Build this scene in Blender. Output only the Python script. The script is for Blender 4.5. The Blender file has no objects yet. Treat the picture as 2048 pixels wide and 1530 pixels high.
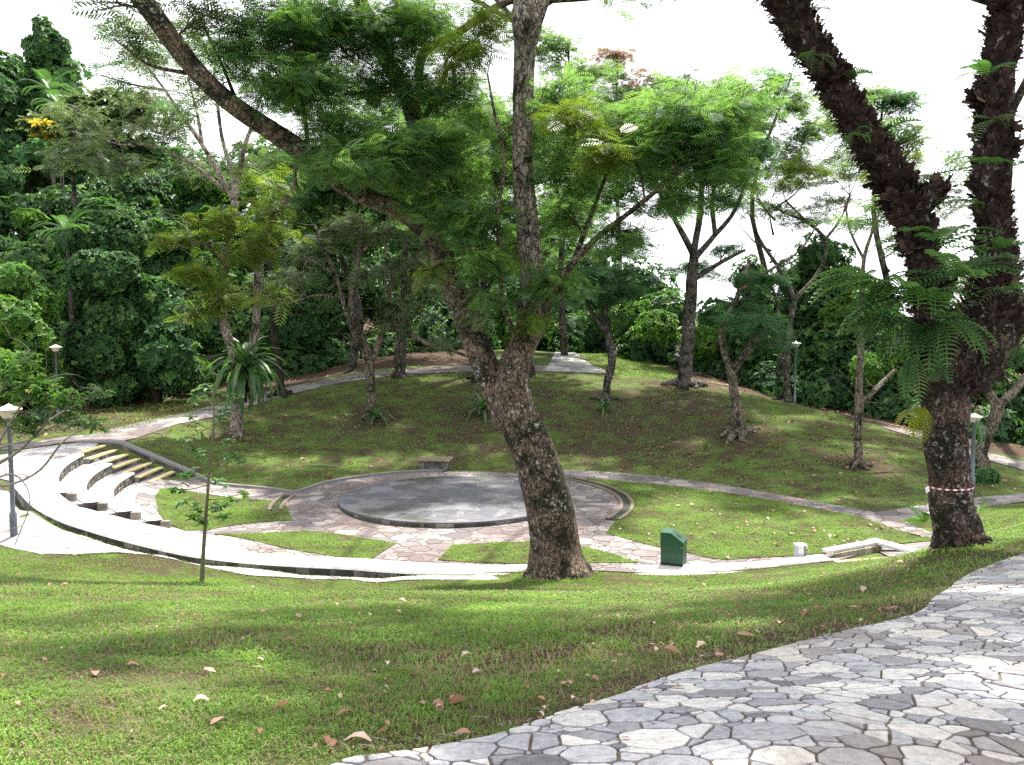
import bpy, math, random
import numpy as np
from mathutils import Vector

R = math.radians
rng = np.random.default_rng(7)
random.seed(7)
scene = bpy.context.scene
COL = scene.collection

# ------------------------------------------------------------------ camera
F = 1750.0                       # focal length in pixels of a 2048 px wide picture
CAMZ = 5.5
PITCH = math.atan(127.0 / F)
cam_data = bpy.data.cameras.new("camera")
cam = bpy.data.objects.new("camera", cam_data)
COL.objects.link(cam)
cam.location = (0, 0, CAMZ)
cam.rotation_euler = (R(90) - PITCH, 0, 0)
cam_data.sensor_width = 36.0
cam_data.lens = 36.0 * F / 2048.0
cam_data.clip_start = 0.05
cam_data.clip_end = 3000
scene.camera = cam

# ------------------------------------------------------------------ light
SUN_EL, SUN_AZ = R(64), R(24)    # azimuth measured clockwise from +Y (the way the camera looks)
world = bpy.data.worlds.new("World")
scene.world = world
world.use_nodes = True
nt = world.node_tree
nt.nodes.clear()
out = nt.nodes.new("ShaderNodeOutputWorld")
bg = nt.nodes.new("ShaderNodeBackground")
sky = nt.nodes.new("ShaderNodeTexSky")
sky.sky_type = 'NISHITA'
sky.sun_disc = False
sky.sun_elevation = SUN_EL
sky.sun_rotation = SUN_AZ
sky.air_density = 1.0
sky.dust_density = 6.0
sky.ozone_density = 1.0
tc = nt.nodes.new("ShaderNodeTexCoord")
ns = nt.nodes.new("ShaderNodeTexNoise")
ns.inputs['Scale'].default_value = 1.6
ns.inputs['Detail'].default_value = 5
nt.links.new(tc.outputs['Generated'], ns.inputs['Vector'])
rp = nt.nodes.new("ShaderNodeMapRange")
rp.inputs['From Min'].default_value = 0.25
rp.inputs['From Max'].default_value = 0.62
rp.inputs['To Min'].default_value = 0.72
rp.inputs['To Max'].default_value = 0.97
nt.links.new(ns.outputs['Fac'], rp.inputs['Value'])
mx = nt.nodes.new("ShaderNodeMix")
mx.data_type = 'RGBA'
nt.links.new(rp.outputs['Result'], mx.inputs['Factor'])
nt.links.new(sky.outputs['Color'], mx.inputs['A'])
mx.inputs['B'].default_value = (8.6, 8.7, 9.1, 1)      # thin bright cloud
nt.links.new(mx.outputs['Result'], bg.inputs['Color'])
bg.inputs['Strength'].default_value = 0.088
nt.links.new(bg.outputs['Background'], out.inputs['Surface'])

sun_d = bpy.data.lights.new("sun", 'SUN')
sun = bpy.data.objects.new("sun", sun_d)
COL.objects.link(sun)
sun_d.energy = 4.6
sun_d.angle = R(1.2)
sun_d.color = (1.0, 0.95, 0.86)
sdir = Vector((math.sin(SUN_AZ) * math.cos(SUN_EL), math.cos(SUN_AZ) * math.cos(SUN_EL), math.sin(SUN_EL)))
sun.rotation_euler = sdir.to_track_quat('Z', 'Y').to_euler()
sun.location = (20, 40, 60)

scene.view_settings.view_transform = 'Standard'
scene.view_settings.look = 'None'
scene.view_settings.gamma = 1
scene.view_settings.exposure = 1.6
scene.cycles.max_bounces = 7
scene.cycles.diffuse_bounces = 3
scene.cycles.transmission_bounces = 4
scene.cycles.use_denoising = False

# ------------------------------------------------------------------ helpers: pixels to places
CP, SP = math.cos(PITCH), math.sin(PITCH)
def ray(px, py):
    x = (px - 1024.0) / F
    zc = -(py - 765.0) / F
    return np.array([x, CP + zc * SP, -SP + zc * CP])
def atD(px, py, D):
    r = ray(px, py)
    return np.array([0, 0, CAMZ]) + r * (D / r[1])
def atZ(px, py, z):
    r = ray(px, py)
    return np.array([0, 0, CAMZ]) + r * ((z - CAMZ) / r[2])

# ------------------------------------------------------------------ terrain
ctl = []
def cD(*a):
    for px, py, D in a: ctl.append(atD(px, py, D))
def cZ(z, *a):
    for px, py in a: ctl.append(atZ(px, py, z))
def cW(*a):
    for p in a: ctl.append(np.array(p, float))
# foreground bank
cW((-7, -1, 3.95), (0, -1, 3.87), (7, -1, 3.7), (0, -12, 3.9), (-14, -12, 4.0), (14, -12, 3.6),
   (-2.5, 3.2, 3.85), (1.2, 3.3, 3.84), (4.2, 4.2, 3.55), (-12, 6, 3.2), (14, 6, 2.9))
cD((1000, 1480, 3.65), (1400, 1350, 4.9), (1600, 1290, 5.7), (1870, 1200, 7.1), (2048, 1110, 9.6), (1920, 1090, 10.6),
   (2048, 1082, 12.0), (2048, 1050, 16.5), (2048, 1025, 20.5), (400, 1167, 16.3), (150, 1122, 17.2), (800, 1163, 18.2), (1115, 1152, 17.8),
   (1350, 1153, 18.3), (1640, 1132, 18.3), (1838, 1108, 18.6), (-250, 1130, 16), (1800, 1130, 13.0))
cW((-7, 7.5, 2.95), (-3, 7.5, 2.9), (0, 7.5, 2.88), (-8, 12, 1.85), (-3, 12, 1.72), (1, 12, 1.68), (4.5, 12, 1.85), (3, 8, 2.85))
# plaza
cZ(0, (450, 985), (520, 1040), (600, 1000), (800, 960), (1000, 955), (907, 1003), (900, 1100), (620, 1095), (1250, 960), (1300, 1000), (1250, 1110),
   (1060, 1105), (1500, 1050), (1750, 1050), (1600, 1085), (1700, 1100), (1870, 1075), (1450, 1110), (1950, 1005), (2150, 985), (400, 1010))
WALL = [(20, 962, 1.2), (39, 984, 1.2), (71, 1016, 1.17), (124, 1044, 1.08), (177, 1062, .97), (230, 1078, .84), (300, 1096, .64), (353, 1108, .52), (406, 1117, .42),
        (495, 1127, .24), (600, 1134, .11), (700, 1139, .04), (763, 1144, 0.01), (874, 1150, 0.0), (1015, 1154, 0.0), (1200, 1154, .0), (1345, 1153, .0), (1469, 1150, 0.02), (1573, 1143, .06), (1680, 1130, .12)]
wallP = np.array([atZ(*w) for w in WALL])
def spline(P, n=8):
    P = np.asarray(P, float)
    Q = np.vstack([2 * P[0] - P[1], P, 2 * P[-1] - P[-2]])
    o = []
    for i in range(1, len(Q) - 2):
        a, b, c, d = Q[i - 1], Q[i], Q[i + 1], Q[i + 2]
        for k in range(n):
            t = k / n
            o.append(0.5 * ((2 * b) + (c - a) * t + (2 * a - 5 * b + 4 * c - d) * t * t + (3 * b - a - 3 * c + d) * t ** 3))
    o.append(P[-1])
    return np.array(o)
def offset2(P, d):                         # shift a polyline sideways (left of travel = +)
    P = np.asarray(P, float)
    T = np.gradient(P[:, :2], axis=0)
    T /= np.linalg.norm(T, axis=1)[:, None]
    Q = P.copy()
    Q[:, 0] += -T[:, 1] * d
    Q[:, 1] += T[:, 0] * d
    return Q
WS = spline(wallP, 5)                      # outer top edge of the kerb wall, left to right
WIN = offset2(WS, .55)
for i in range(2, len(wallP) - 1):
    j = i * 5
    if i % 2 == 0: ctl.append(WIN[j])
    if WALL[i][0] < 950 and i % 2 == 0:
        q = offset2(WS, -.35)[j]; q[2] -= .15; ctl.append(q)
# left: upper tier, outer path
cZ(1.2, (60, 950), (110, 915), (190, 893))
cZ(1.15, (0, 925), (0, 905), (-150, 950))
cZ(.85, (0, 1040), (60, 1075))
cZ(.75, (0, 1090), (150, 1100))
cZ(.47, (300, 1128)); cZ(.24, (420, 1140)); cZ(-.06, (600, 1154)); cZ(-.12, (760, 1160))
cW((-11.2, 30.25, .16), (-12.0, 30.25, .5), (-12.9, 30.25, .9), (-13.6, 30.3, 1.15))
# hill foot, hill, crest
cZ(.02, (640, 972), (760, 948), (900, 938), (1100, 938), (1324, 950), (1448, 965), (1573, 988), (1751, 1020), (430, 968))
cD((240, 884, 31.5), (350, 850, 35), (470, 823, 38.5), (560, 795, 41), (680, 768, 43.5), (800, 752, 45), (940, 745, 46), (1100, 745, 46.5), (1190, 747, 46.5), (1300, 758, 45.5), (1400, 770, 44),
   (1500, 790, 42.3), (1600, 812, 40.5), (1700, 840, 38), (1820, 875, 35.5), (1930, 912, 33), (2048, 945, 31), (2200, 980, 29))
cD((360, 905, 31.3), (472, 872, 34.5), (740, 838, 38), (960, 830, 38.5), (1215, 822, 38.5), (1475, 872, 34.5), (1718, 930, 30.5), (1350, 850, 37), (620, 880, 34.8), (1900, 960, 28.5))
# behind the crest
cD((200, 850, 36), (300, 815, 41), (100, 850, 35.5), (0, 880, 33), (450, 790, 44), (600, 750, 50), (700, 720, 53), (850, 695, 57), (960, 725, 50), (1130, 706, 60), (1190, 708, 59), (1300, 722, 55),
   (1400, 748, 50), (1500, 775, 46.5), (1590, 812, 43.5), (1700, 830, 41.5), (1830, 862, 38.5), (2048, 905, 36), (1100, 703, 64))
cW((-40, 40, 2), (-60, 55, 6), (-45, 75, 9), (-20, 85, 8), (10, 90, 4), (40, 75, 2.5), (50, 45, .5), (35, 20, .5), (-35, 15, 1.5), (-30, 0, 3), (30, -5, 2.5))
# plan of the amphitheatre: the tiers run round this centre
QX, QY = 2.35, 27.6
TH0, TH1 = math.pi, math.pi + math.atan2(.42, .908)            # far stair line, near stair line
RFAR = [16.0, 15.1, 14.4, 13.55]; RMID = [15.42, 14.72, 14.05, 13.38]; RNEAR = [14.75, 14.05, 13.3, 12.6]
def rr(k, t):                              # t: 0 far .. 1 near
    a, b, c = RFAR[k], RMID[k], RNEAR[k]
    return a * (1 - t) * (1 - 2 * t) + b * 4 * t * (1 - t) + c * t * (2 * t - 1)
def arcpt(k, t, z=0, dr=0):
    th = TH0 + (TH1 - TH0) * t
    r_ = rr(k, t) + dr
    return np.array([QX + math.cos(th) * r_, QY + math.sin(th) * r_, z])
TIERZ = [1.2, .9, .6, .3, 0.0]
STY0, STY1 = 27.6, 29.55                   # far stairs

for k in range(4):
    q = arcpt(k, 1, TIERZ[k] - .26); q[1] -= .45; ctl.append(q)
ctl = np.array(ctl)
def tps_fit(P, lam=.02):
    n = len(P)
    d = np.linalg.norm(P[:, None, :2] - P[None, :, :2], axis=2)
    K = np.where(d > 0, d * d * np.log(d + 1e-9), 0)
    A = np.zeros((n + 3, n + 3))
    A[:n, :n] = K + lam * np.eye(n)
    A[:n, n] = 1; A[:n, n + 1:] = P[:, :2]
    A[n, :n] = 1; A[n + 1:, :n] = P[:, :2].T
    return np.linalg.solve(A, np.concatenate([P[:, 2], [0, 0, 0]]))
W_ = tps_fit(ctl)
def zT(x, y):
    x = np.atleast_1d(np.asarray(x, float)); y = np.atleast_1d(np.asarray(y, float))
    shp = x.shape
    x = x.ravel(); y = y.ravel()
    o = np.empty(len(x))
    n = len(ctl)
    for s in range(0, len(x), 20000):
        xx, yy = x[s:s + 20000], y[s:s + 20000]
        d2 = (xx[:, None] - ctl[None, :, 0]) ** 2 + (yy[:, None] - ctl[None, :, 1]) ** 2
        K = .5 * d2 * np.log(d2 + 1e-12)
        o[s:s + 20000] = K @ W_[:n] + W_[n] + W_[n + 1] * xx + W_[n + 2] * yy
    r = np.hypot(x, y - 35)
    t = np.clip((r - 55) / 40, 0, 1); t = t * t * (3 - 2 * t)
    o = np.clip(o, -3, 12)
    return (o * (1 - t) + 3.0 * t).reshape(shp)
def gz(x, y): return float(zT(x, y)[0])
def G(px, py):                             # the ground point seen at a pixel
    r = ray(px, py)
    t = np.concatenate([np.arange(2.5, 30, .05), np.arange(30, 110, .15)])
    P = np.array([0, 0, CAMZ])[None] + r[None] * t[:, None]
    below = P[:, 2] < zT(P[:, 0], P[:, 1])
    i = int(np.argmax(below)) if below.any() else len(t) - 1
    p = P[i].copy(); p[2] = gz(p[0], p[1])
    return p
def onG(p, dz=0):
    return np.array([p[0], p[1], gz(p[0], p[1]) + dz])

def inpoly(x, y, poly):
    x = np.asarray(x); y = np.asarray(y)
    c = np.zeros(x.shape, bool)
    n = len(poly)
    for i in range(n):
        x1, y1 = poly[i][0], poly[i][1]
        x2, y2 = poly[(i + 1) % n][0], poly[(i + 1) % n][1]
        if y1 == y2: continue
        c ^= ((y1 > y) != (y2 > y)) & (x < (x2 - x1) * (y - y1) / (y2 - y1) + x1)
    return c

# ------------------------------------------------------------------ helpers: meshes
class Acc:
    def __init__(s):
        s.V = []; s.P = []; s.n = 0; s.rnd = []
    def add(s, V, faces, mat=0, rnd=0.5):
        V = np.asarray(V, float).reshape(-1, 3)
        for f in (faces if isinstance(faces, list) and len(faces) and isinstance(faces[0], np.ndarray) and faces[0].ndim == 2 else [np.asarray(faces)]):
            s.P.append((f + s.n, mat))
        s.V.append(V)
        s.rnd.append(np.full(len(V), rnd, float) if np.isscalar(rnd) else np.asarray(rnd, float))
        s.n += len(V)
    def poly(s, pts, mat=0, rnd=.5):
        s.add(pts, np.arange(len(pts))[None, :], mat, rnd)
    def inst(s, T, TF, Rm, pos, scale, rnd, mat=0):
        T = np.asarray(T, float); TF = np.asarray(TF)
        N = len(pos)
        if N == 0: return
        sc = np.asarray(scale, float).reshape(-1, 1, 1) * np.ones((N, 1, 1))
        V = np.einsum('nij,vj->nvi', Rm, T) * sc + np.asarray(pos)[:, None, :]
        FF = (TF[None] + (np.arange(N) * len(T))[:, None, None]).reshape(-1, TF.shape[1])
        s.add(V.reshape(-1, 3), FF, mat, np.repeat(rnd, len(T)))
    def box(s, c, sz, mat=0, rnd=.5, rz=0, bev=0):
        x, y, z = [v / 2 for v in sz]
        b = bev
        V = []
        if b:
            for zz, ins in ((-z, 0), (z - b, 0), (z, b)):
                V += [(-x + ins, -y + ins, zz), (x - ins, -y + ins, zz), (x - ins, y - ins, zz), (-x + ins, y - ins, zz)]
            fs = [[0, 3, 2, 1], [8, 9, 10, 11]]
            for k in (0, 4):
                for i in range(4): fs.append([k + i, k + (i + 1) % 4, k + 4 + (i + 1) % 4, k + 4 + i])
        else:
            for zz in (-z, z): V += [(-x, -y, zz), (x, -y, zz), (x, y, zz), (-x, y, zz)]
            fs = [[0, 3, 2, 1], [4, 5, 6, 7]] + [[i, (i + 1) % 4, 4 + (i + 1) % 4, 4 + i] for i in range(4)]
        V = np.array(V, float)
        ca, sa = math.cos(rz), math.sin(rz)
        V = np.stack([V[:, 0] * ca - V[:, 1] * sa, V[:, 0] * sa + V[:, 1] * ca, V[:, 2]], 1) + np.array(c, float)
        s.add(V, np.array(fs), mat, rnd)
    def tube(s, P, rad, seg=8, bump=0, mat=0, rnd=.5, cap=True, flat=1.0, bfreq=3.0):
        P = np.asarray(P, float); n = len(P)
        rad = np.asarray(rad, float) * np.ones(n)
        T = np.gradient(P, axis=0)
        T /= np.linalg.norm(T, axis=1)[:, None] + 1e-9
        u = np.cross(T[0], (0.3, 1, .1)); u /= np.linalg.norm(u)
        ang = np.arange(seg) * 2 * math.pi / seg
        rings = []
        ph = rng.uniform(0, 6.28, 8)
        for i in range(n):
            u = u - T[i] * (u @ T[i]); u /= np.linalg.norm(u)
            v = np.cross(T[i], u)
            rr = rad[i]
            if bump:
                h = i / n * bfreq
                rr = rad[i] * (1 + bump * (np.sin(ang * 2 + ph[0] + h * 3) * .5 + np.sin(ang * 3 + ph[1] - h * 5) * .4 + np.sin(ang * 5 + ph[2] + h * 9) * .3 + np.sin(h * 11 + ph[3] + ang) * .5) + rng.uniform(-.3, .3, seg) * bump)
            rings.append(P[i] + (np.cos(ang) * rr)[:, None] * u[None] + (np.sin(ang) * rr)[:, None] * v[None])
        V = np.vstack(rings)
        a = np.arange(seg); b = (a + 1) % seg
        Fs = np.vstack([np.stack([i * seg + a, i * seg + b, (i + 1) * seg + b, (i + 1) * seg + a], 1) for i in range(n - 1)])
        s.add(V, Fs, mat, rnd)
        if cap:
            s.P.append((np.arange(seg)[None, ::-1] + s.n - len(V), mat))
            s.P.append((np.arange(seg)[None, :] + s.n - seg, mat))
    def lathe(s, prof, c, seg=24, mat=0):
        c = np.asarray(c, float)
        prof = [(max(r, 1e-4), z) for r, z in prof]
        ang = np.arange(seg) * 2 * math.pi / seg
        V = np.vstack([np.stack([np.cos(ang) * r, np.sin(ang) * r, np.full(seg, z)], 1) for r, z in prof]) + c
        a = np.arange(seg); b = (a + 1) % seg
        s.add(V, np.vstack([np.stack([i * seg + a, i * seg + b, (i + 1) * seg + b, (i + 1) * seg + a], 1) for i in range(len(prof) - 1)]), mat)
    def build(s, name, mats, parent=None, smooth=False, loc=None):
        me = bpy.data.meshes.new(name)
        V = np.vstack(s.V) if s.V else np.zeros((0, 3))
        if parent is not None and loc is None:
            V = V - np.array(parent.location)
        elif loc is not None:
            V = V - np.array(loc)
        me.vertices.add(len(V)); me.vertices.foreach_set("co", V.astype(np.float32).ravel())
        ls = np.concatenate([f.ravel() for f, m in s.P]).astype(np.int32)
        tot = np.concatenate([np.full(len(f), f.shape[1]) for f, m in s.P]).astype(np.int32)
        mi = np.concatenate([np.full(len(f), m) for f, m in s.P]).astype(np.int32)
        st = np.concatenate([[0], np.cumsum(tot)[:-1]]).astype(np.int32)
        me.loops.add(len(ls)); me.loops.foreach_set("vertex_index", ls)
        me.polygons.add(len(tot)); me.polygons.foreach_set("loop_start", st); me.polygons.foreach_set("loop_total", tot)
        me.polygons.foreach_set("material_index", mi)
        me.polygons.foreach_set("use_smooth", np.full(len(tot), bool(smooth)))
        at = me.attributes.new("rnd", 'FLOAT', 'POINT')
        at.data.foreach_set("value", np.concatenate(s.rnd).astype(np.float32))
        for m in (mats if isinstance(mats, (list, tuple)) else [mats]): me.materials.append(m)
        me.update(calc_edges=True)
        o = bpy.data.objects.new(name, me)
        COL.objects.link(o)
        if parent is not None: o.parent = parent
        elif loc is not None: o.location = loc
        return o

def tag(o, label=None, cat=None, group=None, kind=None):
    if label: o["label"] = label
    if cat: o["category"] = cat
    if group: o["group"] = group
    if kind: o["kind"] = kind
    return o
def thing(name, loc, label, cat, group=None):
    o = bpy.data.objects.new(name, None)
    COL.objects.link(o)
    o.location = tuple(float(v) for v in loc)
    return tag(o, label, cat, group)

def frames(d, up=(0, 0, 1), roll=None):
    d = np.asarray(d, float)
    d = d / (np.linalg.norm(d, axis=1)[:, None] + 1e-9)
    up = np.asarray(up, float) * np.ones((len(d), 3))
    y = np.cross(up, d); y /= np.linalg.norm(y, axis=1)[:, None] + 1e-6
    z = np.cross(d, y)
    if roll is not None:
        c, s_ = np.cos(roll)[:, None], np.sin(roll)[:, None]
        y, z = y * c + z * s_, z * c - y * s_
    return np.stack([d, y, z], 2)

# ------------------------------------------------------------------ materials
def mat(name):
    m = bpy.data.materials.new(name)
    m.use_nodes = True
    n = m.node_tree
    n.nodes.clear()
    o = n.nodes.new("ShaderNodeOutputMaterial")
    return m, n, o
def N(n, t, **kw):
    x = n.nodes.new(t)
    for k, v in kw.items():
        if k in x.inputs: x.inputs[k].default_value = v
        else: setattr(x, k, v)
    return x
def ramp(n, fac, stops, interp='LINEAR'):
    r = n.nodes.new("ShaderNodeValToRGB")
    r.color_ramp.interpolation = interp
    e = r.color_ramp.elements
    while len(e) < len(stops): e.new(.5)
    for k, (p, c) in enumerate(stops):
        e[k].position = p
        e[k].color = (*c, 1) if len(c) == 3 else c
    n.links.new(fac, r.inputs['Fac'])
    return r.outputs['Color']
def mixc(n, fac, a, b, blend='MIX'):
    x = n.nodes.new("ShaderNodeMix"); x.data_type = 'RGBA'; x.blend_type = blend
    for s_, v in (('Factor', fac), ('A', a), ('B', b)):
        if isinstance(v, (int, float)): x.inputs[s_].default_value = v
        elif isinstance(v, tuple): x.inputs[s_].default_value = (*v, 1) if len(v) == 3 else v
        else: n.links.new(v, x.inputs[s_])
    return x.outputs['Result']
def noise_(n, scale, detail=4, vec=None, rough=.6, dist=0):
    x = N(n, "ShaderNodeTexNoise", Scale=scale, Detail=detail, Roughness=rough, Distortion=dist)
    if vec is None: vec = n.nodes.new("ShaderNodeNewGeometry").outputs['Position']
    n.links.new(vec, x.inputs['Vector'])
    return x.outputs['Fac']
def bump_(n, h, strength, dist):
    b = N(n, "ShaderNodeBump", Strength=strength, Distance=dist)
    n.links.new(h, b.inputs['Height'])
    return b.outputs['Normal']
def rnda(n):
    a = n.nodes.new("ShaderNodeAttribute"); a.attribute_name = "rnd"
    return a.outputs['Fac']

def leaf_mat(name, stops, trans=(.25, .4, .05), tr=.4, rough=.45, nscale=.35, spec=.4, warm=None):
    m, n, o = mat(name)
    c = ramp(n, rnda(n), stops)
    big = noise_(n, nscale, 2)
    hs = N(n, "ShaderNodeHueSaturation")
    mr = N(n, "ShaderNodeMapRange"); mr.inputs['From Min'].default_value = .3; mr.inputs['From Max'].default_value = .7
    mr.inputs['To Min'].default_value = .65; mr.inputs['To Max'].default_value = 1.35
    n.links.new(big, mr.inputs['Value']); n.links.new(mr.outputs['Result'], hs.inputs['Value'])
    n.links.new(c, hs.inputs['Color'])
    c = hs.outputs['Color']
    p = N(n, "ShaderNodeBsdfPrincipled", Roughness=rough)
    p.inputs['Specular IOR Level'].default_value = spec
    n.links.new(c, p.inputs['Base Color'])
    t = n.nodes.new("ShaderNodeBsdfTranslucent")
    tcx = mixc(n, .6, c, trans)
    n.links.new(tcx, t.inputs['Color'])
    ms = N(n, "ShaderNodeMixShader"); ms.inputs[0].default_value = tr
    n.links.new(p.outputs[0], ms.inputs[1]); n.links.new(t.outputs[0], ms.inputs[2])
    n.links.new(ms.outputs[0], o.inputs['Surface'])
    return m

M = {}
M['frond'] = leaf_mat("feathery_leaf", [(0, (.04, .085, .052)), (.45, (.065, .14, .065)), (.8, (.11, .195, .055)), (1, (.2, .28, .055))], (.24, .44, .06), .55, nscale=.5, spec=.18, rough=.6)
M['frond_pale'] = leaf_mat("pale_feathery_leaf", [(0, (.05, .11, .045)), (.5, (.08, .15, .05)), (1, (.17, .22, .05))], (.22, .38, .07), .5, spec=.18, rough=.6)
M['frond_yellow'] = leaf_mat("yellow_green_leaf", [(0, (.05, .1, .02)), (.5, (.1, .16, .025)), (1, (.22, .27, .035))], (.26, .38, .03), .45)
M['olive'] = leaf_mat("olive_leaf", [(0, (.05, .08, .04)), (.5, (.085, .125, .055)), (1, (.16, .2, .08))], (.18, .27, .07), .38)
M['bluegreen'] = leaf_mat("blue_green_leaf", [(0, (.03, .075, .04)), (.5, (.05, .125, .06)), (1, (.1, .19, .065))], (.14, .34, .08), .45, spec=.18, rough=.6)
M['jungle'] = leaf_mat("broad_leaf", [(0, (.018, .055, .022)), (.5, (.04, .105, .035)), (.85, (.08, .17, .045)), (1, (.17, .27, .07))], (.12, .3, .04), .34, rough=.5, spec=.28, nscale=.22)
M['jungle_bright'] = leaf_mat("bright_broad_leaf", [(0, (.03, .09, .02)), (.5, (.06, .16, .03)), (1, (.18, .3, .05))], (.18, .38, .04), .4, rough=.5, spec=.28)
M['fern'] = leaf_mat("fern_leaf", [(0, (.03, .08, .035)), (.5, (.055, .13, .05)), (1, (.15, .23, .08))], (.16, .36, .05), .4, rough=.35)
M['fern_yellow'] = leaf_mat("yellowing_fern_leaf", [(0, (.14, .2, .02)), (1, (.32, .32, .03))], (.4, .4, .03), .45)
M['flower'] = leaf_mat("yellow_flower", [(0, (.4, .32, .03)), (1, (.6, .5, .06))], (.6, .5, .04), .4)
M['red_leaf'] = leaf_mat("reddish_leaf", [(0, (.1, .13, .06)), (.5, (.24, .12, .08)), (1, (.35, .2, .14))], (.3, .2, .1), .4)
M['dead'] = leaf_mat("dead_bracket_frond", [(0, (.02, .014, .016)), (.5, (.05, .034, .034)), (.85, (.1, .065, .055)), (1, (.18, .12, .09))], (.15, .07, .03), .12, rough=.8, spec=.1)
M['dry_leaf'] = leaf_mat("dry_leaf", [(0, (.1, .045, .02)), (.4, (.22, .11, .065)), (.75, (.33, .2, .15)), (1, (.5, .4, .34))], (.3, .15, .06), .15, rough=.6, spec=.3, nscale=3)
M['blade'] = leaf_mat("grass_blade", [(0, (.33, .23, .15)), (.12, (.2, .15, .085)), (.2, (.085, .165, .03)), (.6, (.155, .275, .045)), (.9, (.23, .35, .055)), (1, (.36, .42, .13))], (.26, .42, .04), .4, rough=.5, nscale=.9)

def ground_mat():
    m, n, o = mat("grassy_ground")
    pos = n.nodes.new("ShaderNodeNewGeometry").outputs['Position']
    a = noise_(n, 1.1, 6, pos, .65); b = noise_(n, 9, 5, pos, .7); c = noise_(n, 60, 4, pos, .7)
    gr = ramp(n, b, [(.25, (.045, .075, .018)), (.5, (.09, .145, .03)), (.75, (.15, .22, .045))])
    so = ramp(n, c, [(.3, (.03, .02, .014)), (.6, (.075, .05, .034)), (.8, (.16, .115, .08))])
    fine = ramp(n, c, [(.35, (.45, .45, .45)), (.65, (1.35, 1.35, 1.35))])
    gr = mixc(n, 1.0, gr, fine, 'MULTIPLY')
    at = n.nodes.new("ShaderNodeAttribute"); at.attribute_name = "soil"
    ad = N(n, "ShaderNodeMath", operation='ADD'); n.links.new(a, ad.inputs[0]); n.links.new(at.outputs['Fac'], ad.inputs[1])
    m2 = N(n, "ShaderNodeMath", operation='MULTIPLY_ADD'); n.links.new(b, m2.inputs[0]); m2.inputs[1].default_value = .35; n.links.new(ad.outputs[0], m2.inputs[2])
    f = ramp(n, m2.outputs[0], [(.6, (0, 0, 0)), (.8, (1, 1, 1))])
    col = mixc(n, f, gr, so)
    p = N(n, "ShaderNodeBsdfPrincipled", Roughness=.9)
    p.inputs['Specular IOR Level'].default_value = .15
    n.links.new(col, p.inputs['Base Color'])
    n.links.new(bump_(n, c, .8, .03), p.inputs['Normal'])
    n.links.new(p.outputs[0], o.inputs['Surface'])
    return m
M['ground'] = ground_mat()

def stone_mat(name, stops, dark=.5, stain=(.1, .08, .07), stain_amt=.5, scale=1.0, stscale=.5, rough=.75, thr=(.5, .62)):
    m, n, o = mat(name)
    pos = n.nodes.new("ShaderNodeNewGeometry").outputs['Position']
    c = ramp(n, rnda(n), stops)
    f1 = noise_(n, 22 * scale, 6, pos, .75, .6)
    v = ramp(n, f1, [(.3, (.5, .5, .52)), (.5, (.95, .95, .95)), (.7, (1.3, 1.28, 1.25))])
    c = mixc(n, 1.0, c, v, 'MULTIPLY')
    st = noise_(n, stscale, 5, pos, .65)
    s2 = ramp(n, st, [(thr[0], (0, 0, 0)), (thr[1], (stain_amt,) * 3)])
    c = mixc(n, s2, c, stain)
    p = N(n, "ShaderNodeBsdfPrincipled", Roughness=rough)
    p.inputs['Specular IOR Level'].default_value = .3
    n.links.new(c, p.inputs['Base Color'])
    n.links.new(bump_(n, f1, .5, .01), p.inputs['Normal'])
    n.links.new(p.outputs[0], o.inputs['Surface'])
    return m
M['slab'] = stone_mat("flagstone", [(0, (.14, .13, .145)), (.2, (.25, .245, .265)), (.5, (.345, .345, .375)), (.75, (.43, .42, .42)), (1, (.54, .515, .49))], stain_amt=.25, stain=(.3, .22, .14), stscale=.8)
M['slab_white'] = stone_mat("pale_flagstone", [(0, (.24, .22, .225)), (.5, (.33, .315, .32)), (1, (.45, .43, .42))], stain_amt=.25, stain=(.22, .18, .16), stscale=.6)
M['slab_plaza'] = stone_mat("weathered_shaded_flagstone", [(0, (.11, .1, .105)), (.5, (.2, .18, .185)), (1, (.33, .3, .28))], stain_amt=.75, stain=(.11, .075, .07), stscale=.35, thr=(.42, .62))  # weathered plaza stone; its dark tone also stands for shade on the crest paths
M['slab_stage'] = stone_mat("stage_flagstone", [(0, (.09, .09, .105)), (.5, (.13, .13, .15)), (1, (.19, .18, .19))], stain_amt=.9, stain=(.045, .05, .03), stscale=.42, thr=(.5, .66), rough=.5)  # grey deepened and blued for tree shade, over real stains
M['wall_stone'] = stone_mat("rubble_wall_stone", [(0, (.04, .04, .04)), (.6, (.1, .095, .09)), (1, (.24, .22, .2))], stain_amt=.6, stain=(.03, .03, .025), stscale=2)
M['planter_stone'] = stone_mat("pale_rubble_stone", [(0, (.18, .14, .1)), (.6, (.34, .3, .24)), (1, (.5, .46, .4))], stain_amt=.3)

def simple(name, col, rough=.6, metal=0, nz=0, nscale=20, col2=None):
    m, n, o = mat(name)
    p = N(n, "ShaderNodeBsdfPrincipled", Roughness=rough, Metallic=metal)
    f = noise_(n, nscale, 5)
    c2 = col2 or tuple(v * .7 for v in col)
    n.links.new(ramp(n, f, [(.3, c2), (.6, col)]), p.inputs['Base Color'])
    if nz: n.links.new(bump_(n, f, nz, .01), p.inputs['Normal'])
    n.links.new(p.outputs[0], o.inputs['Surface'])
    return m
M['mortar'] = simple("earthy_mortar", (.17, .13, .1), .95, nz=.6, nscale=60, col2=(.08, .065, .05))
M['mortar_pale'] = simple("pale_mortar", (.36, .33, .3), .95, nz=.6, nscale=60)
M['concrete_white'] = simple("white_concrete_cap", (.62, .6, .58), .85, nz=.3, nscale=14, col2=(.42, .4, .39))
M['concrete_grey'] = simple("grey_concrete", (.2, .19, .19), .9, nz=.4, nscale=14)
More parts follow.
